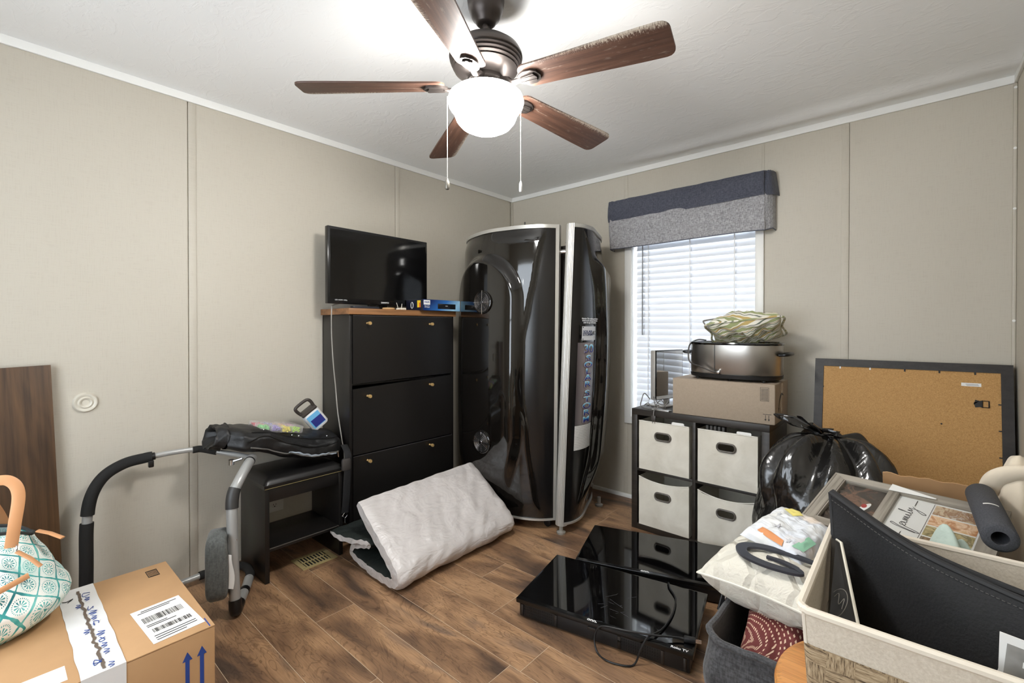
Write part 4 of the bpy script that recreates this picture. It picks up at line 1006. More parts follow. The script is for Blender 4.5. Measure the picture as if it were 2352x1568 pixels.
# ================================================================== TELEVISIONS ON THE FLOOR
def floor_tv(name, label, loc, rz, detail):
    r = thing(name, label, 'television', loc, rz)
    W, Hh = .365, .222
    bl_ = lambda *a, **k: MB().box(*a, **k)
    bl_(-W, W, -Hh, Hh, .066, .086, .004).build('bezel', mat('piano_black_bezel', (11, 11, 11), .15), r, local=True)
    bl_(-W + .008, W - .008, -Hh + .022, Hh - .008, .0855, .0866).build('screen', mat('black_mirror_screen', (5, 5, 6), .05, spec=.7), r, 0, local=True)
    bl_(-W + .012, W - .012, -Hh + .01, -Hh + .21, .006, .067, .006).build('rear_housing', BLKPL, r, local=True)
    bl_(-W + .03, W - .03, -Hh + .2, Hh - .03, .035, .067, .006).build('rear_cover', BLKPL, r, local=True)
    if detail:
        for x0, x1 in ((-.33, -.20), (.10, .235)):
            for k in range(4):
                for j in range(16):
                    x = lerp(x0, x1, j / 15); z = .018 + k * .011
                    if k == 0 and j == 0: mb = MB()
                    mb.box(x, x + .0035, -Hh + .0094, -Hh + .0105, z, z + .007)
            mb.build('vent_slots', mat('duct_black', (10, 9, 8), .9), r, 0, local=True)['kind'] = 'stuff'
        for x in (-.345, -.185, .085, .25, .33):
            bl_(x, x + .012, -Hh + .006, -Hh + .012, .012, .062, .001).build('rib', BLKGL, r, local=True)
        bl_(-.035, .0, -Hh - .002, -Hh + .004, .052, .066, .002).build('ir_window', BLKGL, r, local=True)
    Mt = lambda x, y: frame_M((x, y, .0868), (1, 0, 0), (0, 1, 0))
    text_mb('onn.', .024, Mt(0.0 - .02, -Hh + .013), bold=.0006).build('lettering', WINK, r, 0, local=True)
    text_mb('Roku TV', .017, Mt(.315, -Hh + .012), bold=.0004).build('lettering', WINK, r, 0, local=True)
    return r
m, t = newmat('scratch_dust'); tp = t.n('ShaderNodeBsdfTransparent'); mx = t.n('ShaderNodeMixShader')
f = t.ramp(t.noise(t.coord((60, 9, 1), (0, 0, .8)), 2.0, 5, .8), [(.58, 0), (.70, .55)]); t.l(f, mx.inputs[0]); t.b.inputs['Base Color'].default_value = lin(190, 190, 196); t.l(tp.outputs[0], mx.inputs[1]); t.l(t.b.outputs[0], mx.inputs[2]); t.l(mx.outputs[0], t.out.inputs[0])
tA = floor_tv('flat_television', 'black flat television lying face up nearest the fabric basket, cord on its screen', (1.762, -1.345, 0), math.radians(11.7), True)
tB = floor_tv('flat_television', 'black flat television lying face up right before the cube shelf', (1.735, -.855, 0), math.radians(18.2), False)
sm = MB()
for k in range(16):
    a = random.gauss(.75, .35) if k % 3 else random.gauss(-.35, .15); x, y = random.gauss(.02, .05), random.gauss(-.05, .05); l_ = random.uniform(.004, .028); w_ = random.uniform(.0002, .0006)
    sm.box(-l_, l_, -w_, w_, .0867, .0869, M=Matrix.Translation((x, y, 0)) @ Matrix.Rotation(a, 4, 'Z'))
sm.build('scratches', mat('pale_scratch', (78, 80, 86), .6), tA, 0, local=True)['kind'] = 'stuff'
RUB = mat('black_rubber_cord', (20, 20, 21), .45)
cA = crom([(1.90, -1.085, .045), (1.915, -1.105, .097), (1.935, -1.135, .0935), (1.985, -1.197, .0922), (2.017, -1.31, .0922), (2.024, -1.43, .093), (2.005, -1.515, .096), (1.99, -1.545, .06), (1.975, -1.562, .008), (1.955, -1.592, .005), (1.89, -1.615, .005), (1.835, -1.60, .006), (1.815, -1.585, .05), (1.84, -1.575, .096), (1.93, -1.548, .105), (2.02, -1.502, .104), (2.09, -1.447, .098), (2.115, -1.434, .097)], 8)
MB().tube(cA, .0036, 8).build('mains_lead', RUB, tA)
mb = MB().box(-.02, .022, -.011, .011, -.008, .009, .004, M=Matrix.Translation((2.128, -1.427, .0965)) @ Matrix.Rotation(.35, 4, 'Z')); mb.build('plug', RUB, tA)
mb = MB()
for d in (-.006, .006): mb.box(.02, .042, d - .001, d + .001, -.003, .003, M=Matrix.Translation((2.128, -1.427, .0965)) @ Matrix.Rotation(.35, 4, 'Z'))
mb.build('plug_prong', CHROME, tA, 0)
MB().tube(crom([(2.03, -.60, .05), (2.06, -.64, .10), (2.09, -.70, .12), (2.115, -.80, .105), (2.13, -.93, .11), (2.125, -1.0, .10), (2.115, -1.05, .03)], 8), .0045, 8).build('mains_lead', RUB, tB)
MB().tube(crom([(2.03, -.59, .045), (2.08, -.6, .085), (2.12, -.66, .09), (2.14, -.74, .03)], 8), .004, 8).build('aerial_lead', RUB, tB)

# ================================================================== CUBE SHELF AND WHAT IS IN AND ON IT
SHX = 1.805; Msh = Matrix.Translation((SHX, -.268, 0)) @ Matrix.Rotation(math.radians(-1.2), 4, 'Z')
ESP = wood('espresso_laminate', (38, 33, 28), (46, 40, 34), (54, 47, 40), 'X', .45, rnd=2)
cs = thing('cube_shelf', 'dark espresso four-cube shelf in front of the window', 'shelf', M=Msh)
hw_, hd, sh_ = .393, .195, .757
for x in (-hw_, hw_ - .038): MB().box(x, x + .038, -hd, hd, 0, sh_ - .038, .001).build('side_panel', ESP, cs, local=True)
MB().box(-hw_, hw_, -hd, hd, sh_ - .038, sh_, .001).build('top_panel', ESP, cs, local=True); MB().box(-hw_ + .038, hw_ - .038, -hd, hd, 0, .038, .001).build('bottom_panel', ESP, cs, local=True)
MB().box(-.009, .009, -hd, hd, .038, sh_ - .038, .001).build('divider', ESP, cs, local=True)
for x0, x1 in ((-hw_ + .038, -.009), (.009, hw_ - .038)): MB().box(x0, x1, -hd, hd, .370, .386, .001).build('middle_shelf', ESP, cs, local=True)
MB().box(-hw_ + .004, hw_ - .004, hd - .004, hd, .004, sh_ - .002).build('back_panel', ESP, cs, local=True)
MB().lathe([(0, .001), (.004, .0006), (.005, 0)], n=10).xf(Matrix.Translation((-.36, -.16, sh_))).build('screw_cap', mat('dark_cap', (20, 18, 16), .5), cs, local=True)
m, t = newmat('cream_bin_fabric'); a = t.noise(t.coord(), 7, 4, .55, .5); t.l(t.ramp(a, [(.35, lin(206, 200, 186)), (.7, lin(222, 217, 205))]), t.b.inputs['Base Color']); t.b.inputs['Roughness'].default_value = .75; t.bump(a, .35, .012); CREAM = m
GROM = mat('grey_grommet', (92, 86, 80), .4)
def cube_bin(lx, z0, sag, label):
    Mq = Msh @ Matrix.Translation((lx, -.012, z0)); r = thing('storage_bin', label, 'storage bin', M=Mq, group='cream fabric bins in the cube shelf')
    w2_, d2, h = .157, .19, .30
    def top(x): return h - sag * (1 - (x / w2_) ** 2)
    mb = MB(); hz = h - .082; ow, oh = .045, .019; N = 48
    ring = []; rect = []
    for k in range(N):
        a = 2 * PI * k / N; c, s_ = math.cos(a), math.sin(a)
        ex = (ow - oh) * (1 if c > 0 else -1) * min(1, abs(c) * 4) + oh * c; ring.append((ex, hz - sag * .7 + oh * s_))
        tt = min(w2_ / abs(c) if abs(c) > 1e-6 else 9, ((top(0) - hz) if s_ > 0 else hz) / abs(s_) if abs(s_) > 1e-6 else 9)
        x = max(-w2_, min(w2_, c * tt)); z = hz + s_ * tt
        rect.append((x, z))
    K = 10; vs = []
    for j in range(K + 1):
        f = j / K
        for k in range(N):
            x, z = lerp(ring[k][0], rect[k][0], f), lerp(ring[k][1], rect[k][1], f)
            if rect[k][1] > hz and f > 0: z += (top(x) - top(0)) * f * ((z - hz) / max(h - hz, .01))
            bow = -.008 * (1 - (x / w2_) ** 2) * math.sin(PI * max(0, min(1, z / h))) + .003 * ns(x * 14, z * 14, lx * 9 + z0)
            vs.append((x, -d2 + bow * (1 if sag else .6), max(z, 0)))
    mb.add(vs, [[j * N + k, j * N + (k + 1) % N, (j + 1) * N + (k + 1) % N, (j + 1) * N + k] for j in range(K) for k in range(N)])
    mb.add([(-w2_, -d2, 0), (w2_, -d2, 0), (w2_, d2 - .02, 0), (-w2_, d2 - .02, 0), (-w2_, -d2, h), (w2_, -d2, h), (w2_, d2 - .02, h), (-w2_, d2 - .02, h)], [[0, 3, 2, 1], [1, 2, 6, 5], [0, 4, 7, 3], [3, 7, 6, 2]])
    # corner triangles that close the front to its rectangle
    for sx in (-1, 1):
        for zc in (0, h):
            near = sorted(vs[K * N:], key=lambda p: (p[0] - sx * w2_) ** 2 + (p[2] - zc) ** 2)[:2]; mb.add([(sx * w2_, -d2, zc), near[0], near[1]], [[0, 1, 2]])
    b_ = mb.build('fabric_body', CREAM, r, 60, local=True)
    def oval(sc_): return [Vector(((p[0]) * (1 + sc_ / ow), -d2 - .003 - .006, hz - sag * .7 + (p[1] - hz + sag * .7) * (1 + sc_ / oh))) for p in ring]
    MB().tube(oval(.003), .0055, 8, closed=True).build('handle_ring', GROM, r, local=True)
    rim = [Vector((x, -d2 - .001, top(x))) for x in [lerp(-w2_, w2_, k / 20) for k in range(21)]]
    MB().tube(rim, .0028, 6).build('rim_piping', mat('cream_piping', (226, 222, 212), .7), r, local=True)
    return r
b1 = cube_bin(-.182, .388, 0, 'cream fabric bin beside the window edge, upper row of the cube shelf')
b2 = cube_bin(.182, .388, 0, 'cream fabric bin beside the black trash bag, upper row of the cube shelf')
cube_bin(-.182, .0395, .022, 'cream fabric bin with sagging rim beside bare floor, lower row of cube shelf')
cube_bin(.182, .0395, .028, 'cream fabric bin with sagging rim behind the pillow, lower row of cube shelf')
for r in (b1, b2):
    MB().prism(rrect(.075, .035, .008), -.178, -.177, 'Y').xf(Matrix.Translation((.085, 0, .297))).build('white_card', PAPER, r, 0, local=True)
    if r is b2:
        for k in range(5): MB().box(-.13 + k * .022, -.115 + k * .022, -.14, -.1, .24, .317, .002).build('folder_edge', mat('grey_folder', (96, 92, 88), .6), r, local=True)

# small monitor facing along the window wall
Mm = frame_M((1.52, -.345, .757), (.235, .972, 0), (0, 0, 1))       # x along the screen, y up, z = out of the screen
mo = thing('small_monitor', 'small silver monitor turned sideways on the cube shelf', 'monitor', M=Mm)
SIL = mat('silver_plastic', (176, 172, 166), .35, .3)
MB().box(0, .285, .045, .365, -.045, -.006, .008).build('casing', SIL, mo, local=True)
MB().box(0, .285, .045, .365, -.008, 0, .002).build('front_frame', mat('dark_gloss_bezel', (14, 14, 16), .18), mo, local=True)
MB().box(.006, .279, .072, .359, -.002, .0012).build('screen', mat('mirror_black', (196, 194, 190), .04, 1.), mo, 0, local=True)
MB().box(.006, .279, .050, .071, -.002, .001).build('lower_strip', mat('silver_strip', (206, 204, 200), .3), mo, 0, local=True)
mb = MB().box(.12, .17, 0.004, .06, -.035, -.02, .003); mb.box(.03, .25, 0.0005, .010, -.10, .035, .004); mb.build('stand', SIL, mo, local=True)
WIRE = mat('grey_wire', (108, 104, 100), .4)
mb = MB().tube(crom([(1.46, -.30, .80), (1.435, -.33, .84), (1.43, -.36, .80), (1.445, -.40, .765), (1.52, -.42, .762), (1.60, -.40, .785), (1.62, -.38, .83), (1.60, -.38, .79), (1.56, -.41, .80), (1.53, -.40, .835), (1.545, -.41, .785), (1.575, -.43, .79), (1.565, -.45, .762), (1.562, -.462, .765), (1.562, -.474, .745), (1.562, -.476, .72)], 8), .003, 8)
mb.tube(crom([(1.45, -.36, .77), (1.49, -.39, .79), (1.53, -.42, .762), (1.58, -.41, .82), (1.60, -.39, .765), (1.53, -.38, .764)], 8), .0026, 8)
mb.build('cable', WIRE, mo)
MB().box(1.548, 1.576, -.48, -.468, .70, .73, .003).build('plug', mat('dark_grey_plug', (62, 58, 55), .4), mo)
mb = MB()
for x in (1.555, 1.569): mb.box(x - .001, x + .001, -.476, -.472, .682, .702)
mb.build('plug_prong', CHROME, mo, 0)
MB().box(1.535, 1.645, -.447, -.40, .7575, .765, .002).build('base_plate', mat('steel_plate', (176, 174, 170), .3, .7), mo)

# parcel box
pb = thing('parcel_box', 'grey-brown parcel carton lying on the cube shelf', 'carton', (1.93, -.29, .7575))
MB().box(1.672, 2.212, -.452, -.12, .7577, .968, .002).build('carton_body', CARDG, pb)
mb = MB().sheet(lambda u, v: Vector((2.212 + .034 * u * (.4 + .6 * v), lerp(-.452, -.13, v), .968 + .012 * u)), 4, 4, .004) if False else MB().box(2.2125, 2.214, -.452, -.29, .76, .966); mb.build('end_flap', CARDG, pb)
MB().box(2.214, 2.2146, -.315, -.268, .76, .966).build('tape', mat('clear_brown_tape', (176, 156, 132), .25), pb, 0)
mb = MB(); Mf = frame_M((2.165, -.4522, .915), (1, 0, 0), (0, 0, 1))
for k in range(9): mb.box(-.017, .017, -.03 + k * .007, -.0275 + k * .007, 0, .0005, M=Mf)
for a in ((-.021, .021, -.036, -.0345), (-.021, .021, .0345, .036), (-.021, -.0195, -.036, .036), (.0195, .021, -.036, .036)): mb.box(*a, 0, .0005, M=Mf)
mb.build('printed_mark', INK, pb, 0)
mb = MB(); Mf = frame_M((2.178, -.4522, .797), (1, 0, 0), (0, 0, 1)); mb.box(-.02, .02, .012, .0145, 0, .0005, M=Mf)
for x in (-.008, .008): mb.prism([(x - .0012, .009), (x + .0012, .009), (x + .0012, -.012), (x + .005, -.012), (x, -.022), (x - .005, -.012), (x - .0012, -.012)], 0, .0005, M=Mf)
mb.build('arrow_print', INK, pb, 0)
mb = MB(); Mf = frame_M((2.2148, -.29, .865), (0, 1, 0), (0, 0, 1))
mb.tube([Mf @ Vector((p[0], p[1], 0)) for p in crom([(-.075, -.035, 0), (-.05, .015, 0), (-.01, .04, 0), (.04, .03, 0)], 8)], [.003 + .004 * math.sin(PI * k / 24) for k in range(25)], 6, flat=.15, up=(1, 0, 0)); mb.prism([(-.085, -.025), (-.06, -.03), (-.078, -.052)], 0, .0006, M=Mf); mb.build('curved_arrow', INK, pb, 0)

# slow roaster
STEEL, t = newmat('brushed_stainless'); t.b.inputs['Base Color'].default_value = lin(176, 172, 166); t.b.inputs['Metallic'].default_value = 1.; t.b.inputs['Roughness'].default_value = .3
t.bump(t.noise(t.coord((4, 4, 200)), 2, 3, .6), .06, .001)
ro = thing('roaster_oven', 'oval stainless roaster oven standing on the parcel box', 'roaster', (1.975, -.285, .969))
def ell(rx, ry, z, k, n=64, e=.8):
    a = 2 * PI * k / n; c, s_ = math.cos(a), math.sin(a)
    return Vector((1.975 + math.copysign(abs(c) ** e, c) * rx, -.285 + math.copysign(abs(s_) ** e, s_) * ry, z))
def oval_loft(prof, n=64):
    mb = MB(); vs = [ell(rx, ry, z, k, n) for rx, ry, z in prof for k in range(n)]
    mb.add(vs, [[j * n + k, j * n + (k + 1) % n, (j + 1) * n + (k + 1) % n, (j + 1) * n + k] for j in range(len(prof) - 1) for k in range(n)])
    mb.add([ell(*prof[0], k, n) for k in range(n)], [list(range(n))[::-1]]); mb.add([ell(*prof[-1], k, n) for k in range(n)], [list(range(n))]); return mb
oval_loft([(.238, .148, 1.002), (.243, .153, 1.01), (.243, .153, 1.172)]).build('steel_body', STEEL, ro, 40)
oval_loft([(.222, .132, .978), (.242, .152, .984), (.245, .155, 1.004), (.238, .148, 1.005)]).build('base', BLKPL, ro, 40)
oval_loft([(.246, .156, 1.170), (.249, .159, 1.176), (.247, .157, 1.184), (.232, .142, 1.186), (.228, .138, 1.165), (.20, .11, 1.163)]).build('pan_rim', BLKGL, ro, 40)
for x in (1.80, 1.975, 2.15): 
    for y in (-.395, -.175): MB().lathe([(.007, 0), (.008, .012)], (x, y, .9685), 10).build('foot', BLKPL, ro)
for sgn in (-1, 1):
    xx = 1.975 + sgn * .243
    mb = MB().tube(crom([(xx - sgn * .006, -.345, 1.12), (xx + sgn * .03, -.345, 1.123), (xx + sgn * .038, -.285, 1.124), (xx + sgn * .03, -.225, 1.123), (xx - sgn * .006, -.225, 1.12)], 8), .012, 10, flat=.8); mb.build('side_handle', BLKPL, ro)
MB().box(1.905, 1.907, -.4395, -.437, 1.006, 1.17).build('panel_seam', BLKPL, ro, 0)
mb = MB().tube(crom([(1.78, -.20, 1.19), (1.765, -.30, 1.195), (1.752, -.39, 1.17), (1.752, -.42, 1.11), (1.768, -.43, 1.065), (1.83, -.446, 1.045), (1.89, -.448, 1.022), (1.925, -.446, 1.017)], 8), .0042, 8); mb.build('mains_lead', mat('dark_grey_plug', (62, 58, 55), .4), ro)
MB().lathe([(0, .012), (.008, .010), (.010, 0), (.010, -.006), (0, -.006)], n=16, M=Matrix.Rotation(PI / 2, 4, 'X')).xf(Matrix.Translation((1.93, -.446, 1.017))).build('dial', CHROME, ro)

# striped cushion bag in the roaster
m, t = newmat('green_striped_canvas'); sp = t.sep(t.coord((1, 1, 1), (0, 0, 0))); f = t.math('FRACT', t.math('ADD', t.math('MULTIPLY', sp[1], 12.), t.math('ADD', t.math('MULTIPLY', sp[0], 2.2), t.math('MULTIPLY', t.noise(t.coord(), 5, 1, .5), .12))))
Cc_ = [(0, (228, 224, 210)), (.08, (120, 128, 96)), (.12, (228, 224, 210)), (.2, (148, 154, 108)), (.34, (226, 220, 204)), (.38, (188, 164, 104)), (.48, (230, 226, 214)), (.55, (96, 104, 92)), (.58, (222, 218, 206)), (.66, (158, 164, 118)), (.8, (232, 228, 216)), (.86, (176, 152, 96)), (.9, (230, 226, 214)), (.95, (130, 140, 116))]
t.l(t.ramp(f, [(p, lin(*c)) for p, c in Cc_], 'CONSTANT'), t.b.inputs['Base Color']); t.b.inputs['Roughness'].default_value = .8; t.bump(t.noise(t.coord(), 14, 3, .5), .4, .01)
STR = m
sb = thing('striped_cushion', 'green and cream striped cushion bag slumped in the roaster', 'cushion', M=Matrix.Translation((2.03, -.285, 1.255)) @ Matrix.Rotation(math.radians(8), 4, 'Z') @ Matrix.Rotation(math.radians(-20), 4, 'X') @ Matrix.Rotation(math.radians(-7), 4, 'Y'))
def pillow(w_, d_, th, mb, pin=.10, wr=.012, seed=0, n=36, top=1., bot=1.):
    for sgn in (1, -1):
        def fn(u, v):
            x, y = 2 * u - 1, 2 * v - 1
            k = max(0, (1 - x ** 4)) ** .55 * max(0, (1 - y ** 4)) ** .55
            px_ = x * (1 - pin * (1 - y * y) * abs(x) ** 3); py_ = y * (1 - pin * (1 - x * x) * abs(y) ** 3)
            z = sgn * th * k * (top if sgn > 0 else bot) + wr * k * ns(x * 2.5, y * 2.5, seed + sgn) + wr * .5 * k * ns(x * 7, y * 7, seed)
            return Vector((px_ * w_, py_ * d_, z))
        mb.grid(fn, n, n)
    return mb
pillow(.185, .15, .075, MB(), .04, .03, 5, 36, 1., .6).build('cushion_body', STR, sb, 80, local=True)
MB().tube(crom([(.186, -.148, 0), (.182, 0, .003), (.186, .148, 0), (0, .145, .004), (-.186, .148, 0), (-.182, 0, 0), (-.186, -.148, 0), (0, -.145, .003)], 10, True), .006, 8, closed=True).build('piping', STR, sb, local=True)
MB().tube(crom([(-.17, -.1, -.02), (-.215, -.05, .055), (-.20, -.03, .075), (-.10, .02, .095), (0.0, .05, .08)], 8), .0045, 8).build('wire_handle', mat('grey_wire_handle', (128, 124, 120), .4), sb, local=True)
mb = MB(); stroke(mb, [(-.08, .02), (-.03, .055), (.02, .03), (-.02, .0), (.03, .015), (.07, .04)], Matrix.Translation((0, .02, .082)), .0024); mb.build('tie_cord', mat('pale_green_cord', (206, 210, 190), .8), sb, local=True)

# ================================================================== BY THE BACK WALL ON THE RIGHT
CORK, t = newmat('tan_hardboard'); v = t.coord(); f = t.noise(v, 260, 3, .7); t.l(t.ramp(f, [(.35, lin(168, 124, 68)), (.65, lin(198, 154, 96))]), t.b.inputs['Base Color']); t.b.inputs['Roughness'].default_value = .7
DKFR = wood('dark_brown_frame', (36, 32, 29), (44, 39, 36), (52, 46, 42), 'Z', .5, rnd=2)
def mitred(w_, h, fw_, d0, d1, r, m):   # four mitred rails, local x across, y up, z depth
    a, b_ = w_ / 2, h; i_, j0, j1 = a - fw_, fw_, h - fw_
    for poly in ([(-a, 0), (a, 0), (i_, j0), (-i_, j0)], [(-a, b_), (-i_, j1), (i_, j1), (a, b_)], [(-a, 0), (-i_, j0), (-i_, j1), (-a, b_)], [(a, 0), (a, b_), (i_, j1), (i_, j0)]):
        MB().prism(poly, d0, d1).build('frame_rail', m, r, 0, local=True)
lean = math.atan2(.20, 1.09)
Mpf = frame_M((2.722, -.262, .0055), (1, .006, 0), (0, math.sin(lean), math.cos(lean)))
pf = thing('picture_frame', 'large dark picture frame turned to show its tan backing board', 'picture frame', M=Mpf)
mitred(.764, 1.108, .040, -.028, 0, pf, DKFR)
MB().box(-.345, .345, .036, 1.072, -.012, -.006).build('backing_board', CORK, pf, 0, local=True)
for x in (-.27, -.14, 0, .13, .255): MB().box(x, x + .006, 1.056, 1.070, -.006, -.002).build('frame_point', PAPER if x < -.1 else INK, pf, 0, local=True)
for y in (.55, .68, .80, .92):
    MB().box(.332, .345, y, y + .005, -.006, -.002).build('frame_point', INK, pf, 0, local=True)
MB().box(-.345, -.338, .95, .955, -.006, -.002).build('frame_point', INK, pf, 0, local=True)
MB().box(.21, .278, 1.0, 1.016, -.006, -.0055).build('label', PAPER, pf, 0, local=True)
mb = MB(); mb.box(.225, .268, 1.009, 1.0105, -.0055, -.0052); mb.box(.228, .27, 1.004, 1.0055, -.0055, -.0052); mb.build('label_print', INK, pf, 0, local=True)
mb = MB(); mb.tube([(.28, .935, -.003), (.302, .935, -.003), (.302, .905, -.003), (.28, .905, -.003)], .0028, 6, closed=True); mb.prism([(.252, .915), (.257, .938), (.272, .934), (.282, .938), (.282, .902), (.272, .906), (.257, .902), (.252, .925)], -.006, -.003); mb.build('hanging_clip', INK, pf, local=True)
MB().lathe([(0, .001), (.003, .0005), (.004, 0)], n=8).xf(Matrix.Translation((.14, .81, -.006))).build('knot_hole', mat('dark_cap', (20, 18, 16), .5), pf, local=True)
Mp2 = frame_M((2.748, -.132, .003), (1, 0, 0), (0, math.sin(.095), math.cos(.095)))
p2 = thing('picture_frame', 'dark frame tucked behind the large tan-backed frame', 'picture frame', M=Mp2)
mitred(.70, 1.09, .035, -.024, 0, p2, DKFR); MB().box(-.32, .32, .03, 1.06, -.02, -.014).build('backing_board', CORK, p2, 0, local=True)

# trash bag
m, t = newmat('black_bin_liner'); v = t.coord((1, 1, .32)); a = t.noise(v, 8, 3, .5, 1.2); b_ = t.noise(t.coord(), 20, 2, .5, .5)
t.b.inputs['Base Color'].default_value = lin(20, 19, 19); t.b.inputs['Roughness'].default_value = .2; t.b.inputs['Specular IOR Level'].default_value = .8
t.bump(t.math('ADD', a, t.math('MULTIPLY', b_, .22)), .42, .03); LINER = m
tb = thing('trash_bag', 'full black plastic trash bag tied at the top beside the cube shelf', 'trash bag', (2.44, -.60, 0))
def trash(u, v):
    a = 2 * PI * u
    if v < .6: z = .54 * v / .6; r = interp([(0, .25), (.08, .305), (.3, .33), (.6, .322)], v)
    else: tt = (v - .6) / .4 * PI / 2; z = .54 + .225 * math.sin(tt); r = .30 * max(math.cos(tt), 0) ** .92 + .02
    k = ss(.3, 1, v)
    pl = 1 + (.045 * math.sin(a * 9 + 3 * ns(u * 3, v * 2, 1)) + .03 * math.sin(a * 17 + 2)) * k + .16 * ns(math.cos(a) * 1.5, math.sin(a) * 1.5, v * 3) + .07 * ns(math.cos(a) * 4, math.sin(a) * 4, v * 6)
    d1_ = abs(ns(math.cos(a) * 2.2 + 5, math.sin(a) * 2.2, v * 2.2)); pl += -.06 * (1 - min(1, d1_ * 5)) * ss(.05, .2, v)
    lean_ = .06 * ss(.5, 1, v)
    return Vector((2.445 + r * pl * math.cos(a) * .84 + lean_ * .4, -.655 + r * pl * math.sin(a) * .78 + .08 * ss(.4, 1, v), z + (.035 * math.sin(a * 9 + 1) + .05 * ns(math.cos(a) * 1.6, math.sin(a) * 1.6, 8)) * ss(.5, .8, v) * ss(1, .85, v)))
mb = MB(); mb.grid(trash, 140, 90, closeu=True); mb.add([trash(k / 140, 0) for k in range(140)], [list(range(140))[::-1]]); mb.build('bag_body', LINER, tb, 80)
def tuft(u, v):
    a = 2 * PI * u; r = lerp(.028, .085, ss(0, 1, v)) * (1 + .35 * math.sin(a * 6 + v * 3) + .2 * math.sin(a * 13))
    return Vector((2.455 + r * math.cos(a) * 1.25 - .07 * v, -.575 + r * math.sin(a) * .7, .765 + .040 * v + .03 * ns(math.cos(a) * 2, math.sin(a) * 2, v * 2) * v - .03 * v * math.cos(a)))
mb = MB(); mb.grid(tuft, 90, 16, closeu=True); mb.grid(lambda u, v: tuft(u, 1).lerp(tuft(u, .1) + Vector((0, 0, .004)), v), 90, 6, closeu=True); mb.build('gathered_top', LINER, tb, 80)
MB().tube([(2.455 + .036 * math.cos(a), -.575 + .036 * math.sin(a), .767 + .004 * math.sin(3 * a)) for a in [2 * PI * k / 24 for k in range(24)]], .007, 8, closed=True).build('tie', LINER, tb)

# open carton that carries the collage frame
oc = thing('open_carton', 'open brown carton under the collage frame', 'carton', (2.83, -1.18, 0))
X0, X1, Y0_, Y1_, zr = 2.668, 3.085, -1.47, -.90, .586
mb = MB()
for b_ in ((X0, X1, Y0_, Y0_ + .006, 0, zr), (X0, X1, Y1_ - .006, Y1_, 0, zr), (X0, X0 + .006, Y0_, Y1_, 0, zr), (X1 - .006, X1, Y0_, Y1_, 0, zr), (X0, X1, Y0_, Y1_, 0, .006)): mb.box(*b_)
mb.build('carton_body', CARD, oc, 0)
mb = MB().sheet(lambda u, v: Vector((lerp(2.672, 2.925, u), -.902 - .055 * v, zr + (.142 + .008 * ns(u * 7, 0, 0)) * v)), 20, 3, .004); mb.build('raised_flap', CARD, oc, 60)

# collage frame (its top points left)
GRW = wood('grey_driftwood', (120, 112, 102), (160, 152, 140), (186, 180, 168), 'Y', .6, rnd=3, freq=1.3)
GRX = wood('grey_driftwood_across', (120, 112, 102), (160, 152, 140), (186, 180, 168), 'X', .6, rnd=3, freq=1.3)
Mcf = frame_M((2.461, -1.287, .585), (.971, -.238, 0), (.222, .925, .31))      # x away from the frame's head, y along its width
cf = thing('collage_frame', 'grey driftwood collage frame reading family on the open carton', 'picture frame', M=Mcf)
Wc, Lc, b_ = .322, .465, .044
def rail(poly, m): MB().prism(poly, 0, .024).build('frame_rail', m, cf, 0, local=True)
rail([(0, 0), (0, Wc), (b_, Wc - b_ * .8), (b_, b_ * .8)], GRW); rail([(Lc, 0), (Lc - b_, b_ * .8), (Lc - b_, Wc - b_ * .8), (Lc, Wc)], GRW)
rail([(0, 0), (b_, b_ * .8), (Lc - b_, b_ * .8), (Lc, 0)], GRX); rail([(0, Wc), (Lc, Wc), (Lc - b_, Wc - b_ * .8), (b_, Wc - b_ * .8)], GRX)
lo, hi = b_ * .8, Wc - b_ * .8
MB().box(.175, .205, lo, hi, .002, .023, .001).build('cross_rail', GRW, cf, local=True)
mb = MB(); mb.box(.006, .008, .01, Wc - .01, .024, .0243); mb.box(b_ - .006, b_ - .003, lo, hi, .024, .0243); mb.build('rail_groove', mat('groove_brown', (96, 88, 78), .7), cf, 0, local=True)
m, t = newmat('dark_photo_print'); v = t.coord(); f = t.noise(v, 16, 4, .6, 1.); t.l(t.ramp(f, [(.35, lin(34, 28, 26)), (.5, lin(60, 46, 40)), (.62, lin(120, 86, 68)), (.68, lin(70, 54, 46)), (.8, lin(60, 62, 74))]), t.b.inputs['Base Color']); t.b.inputs['Roughness'].default_value = .12; DKPH = m
MB().box(b_, .175, lo, hi, .004, .009).build('photo_print', DKPH, cf, 0, local=True)
MB().prism([(.135 + .010 * math.cos(a) + .3 * .035 * math.sin(a), .165 + .035 * math.sin(a)) for a in [2 * PI * k / 20 for k in range(20)]], .0091, .0094).build('photo_detail', PAPER, cf, 0, local=True)
MB().prism([(.133 + .008 * math.cos(a), .178 + .012 * math.sin(a)) for a in [2 * PI * k / 16 for k in range(16)]], .0095, .0097).build('photo_detail', mat('print_red', (168, 36, 34), .5), cf, 0, local=True)
MB().prism([(.12, .06), (.165, .05), (.17, .10), (.14, .13), (.115, .11)], .0091, .0094).build('photo_detail', mat('print_skin', (186, 136, 108), .5), cf, 0, local=True)
MATB = mat('white_photo_mat', (226, 226, 222), .4)
MB().box(.205, Lc - b_, lo, hi, .004, .011).build('photo_mat', MATB, cf, 0, local=True)
def photo(i, x0, x1, y0, y1, cs_):
    m, t = newmat('sepia_strip_%d' % i); f = t.noise(t.coord((1, 1, 1)), 30 + 3 * i, 4, .6, .8); t.l(t.ramp(f, [(.3, lin(*cs_[0])), (.45, lin(*cs_[1])), (.6, lin(*cs_[2])), (.75, lin(*cs_[3]))]), t.b.inputs['Base Color']); t.b.inputs['Roughness'].default_value = .25
    MB().box(x0, x1, y0, y1, .0111, .0115).build('photo_strip', m, cf, 0, local=True)
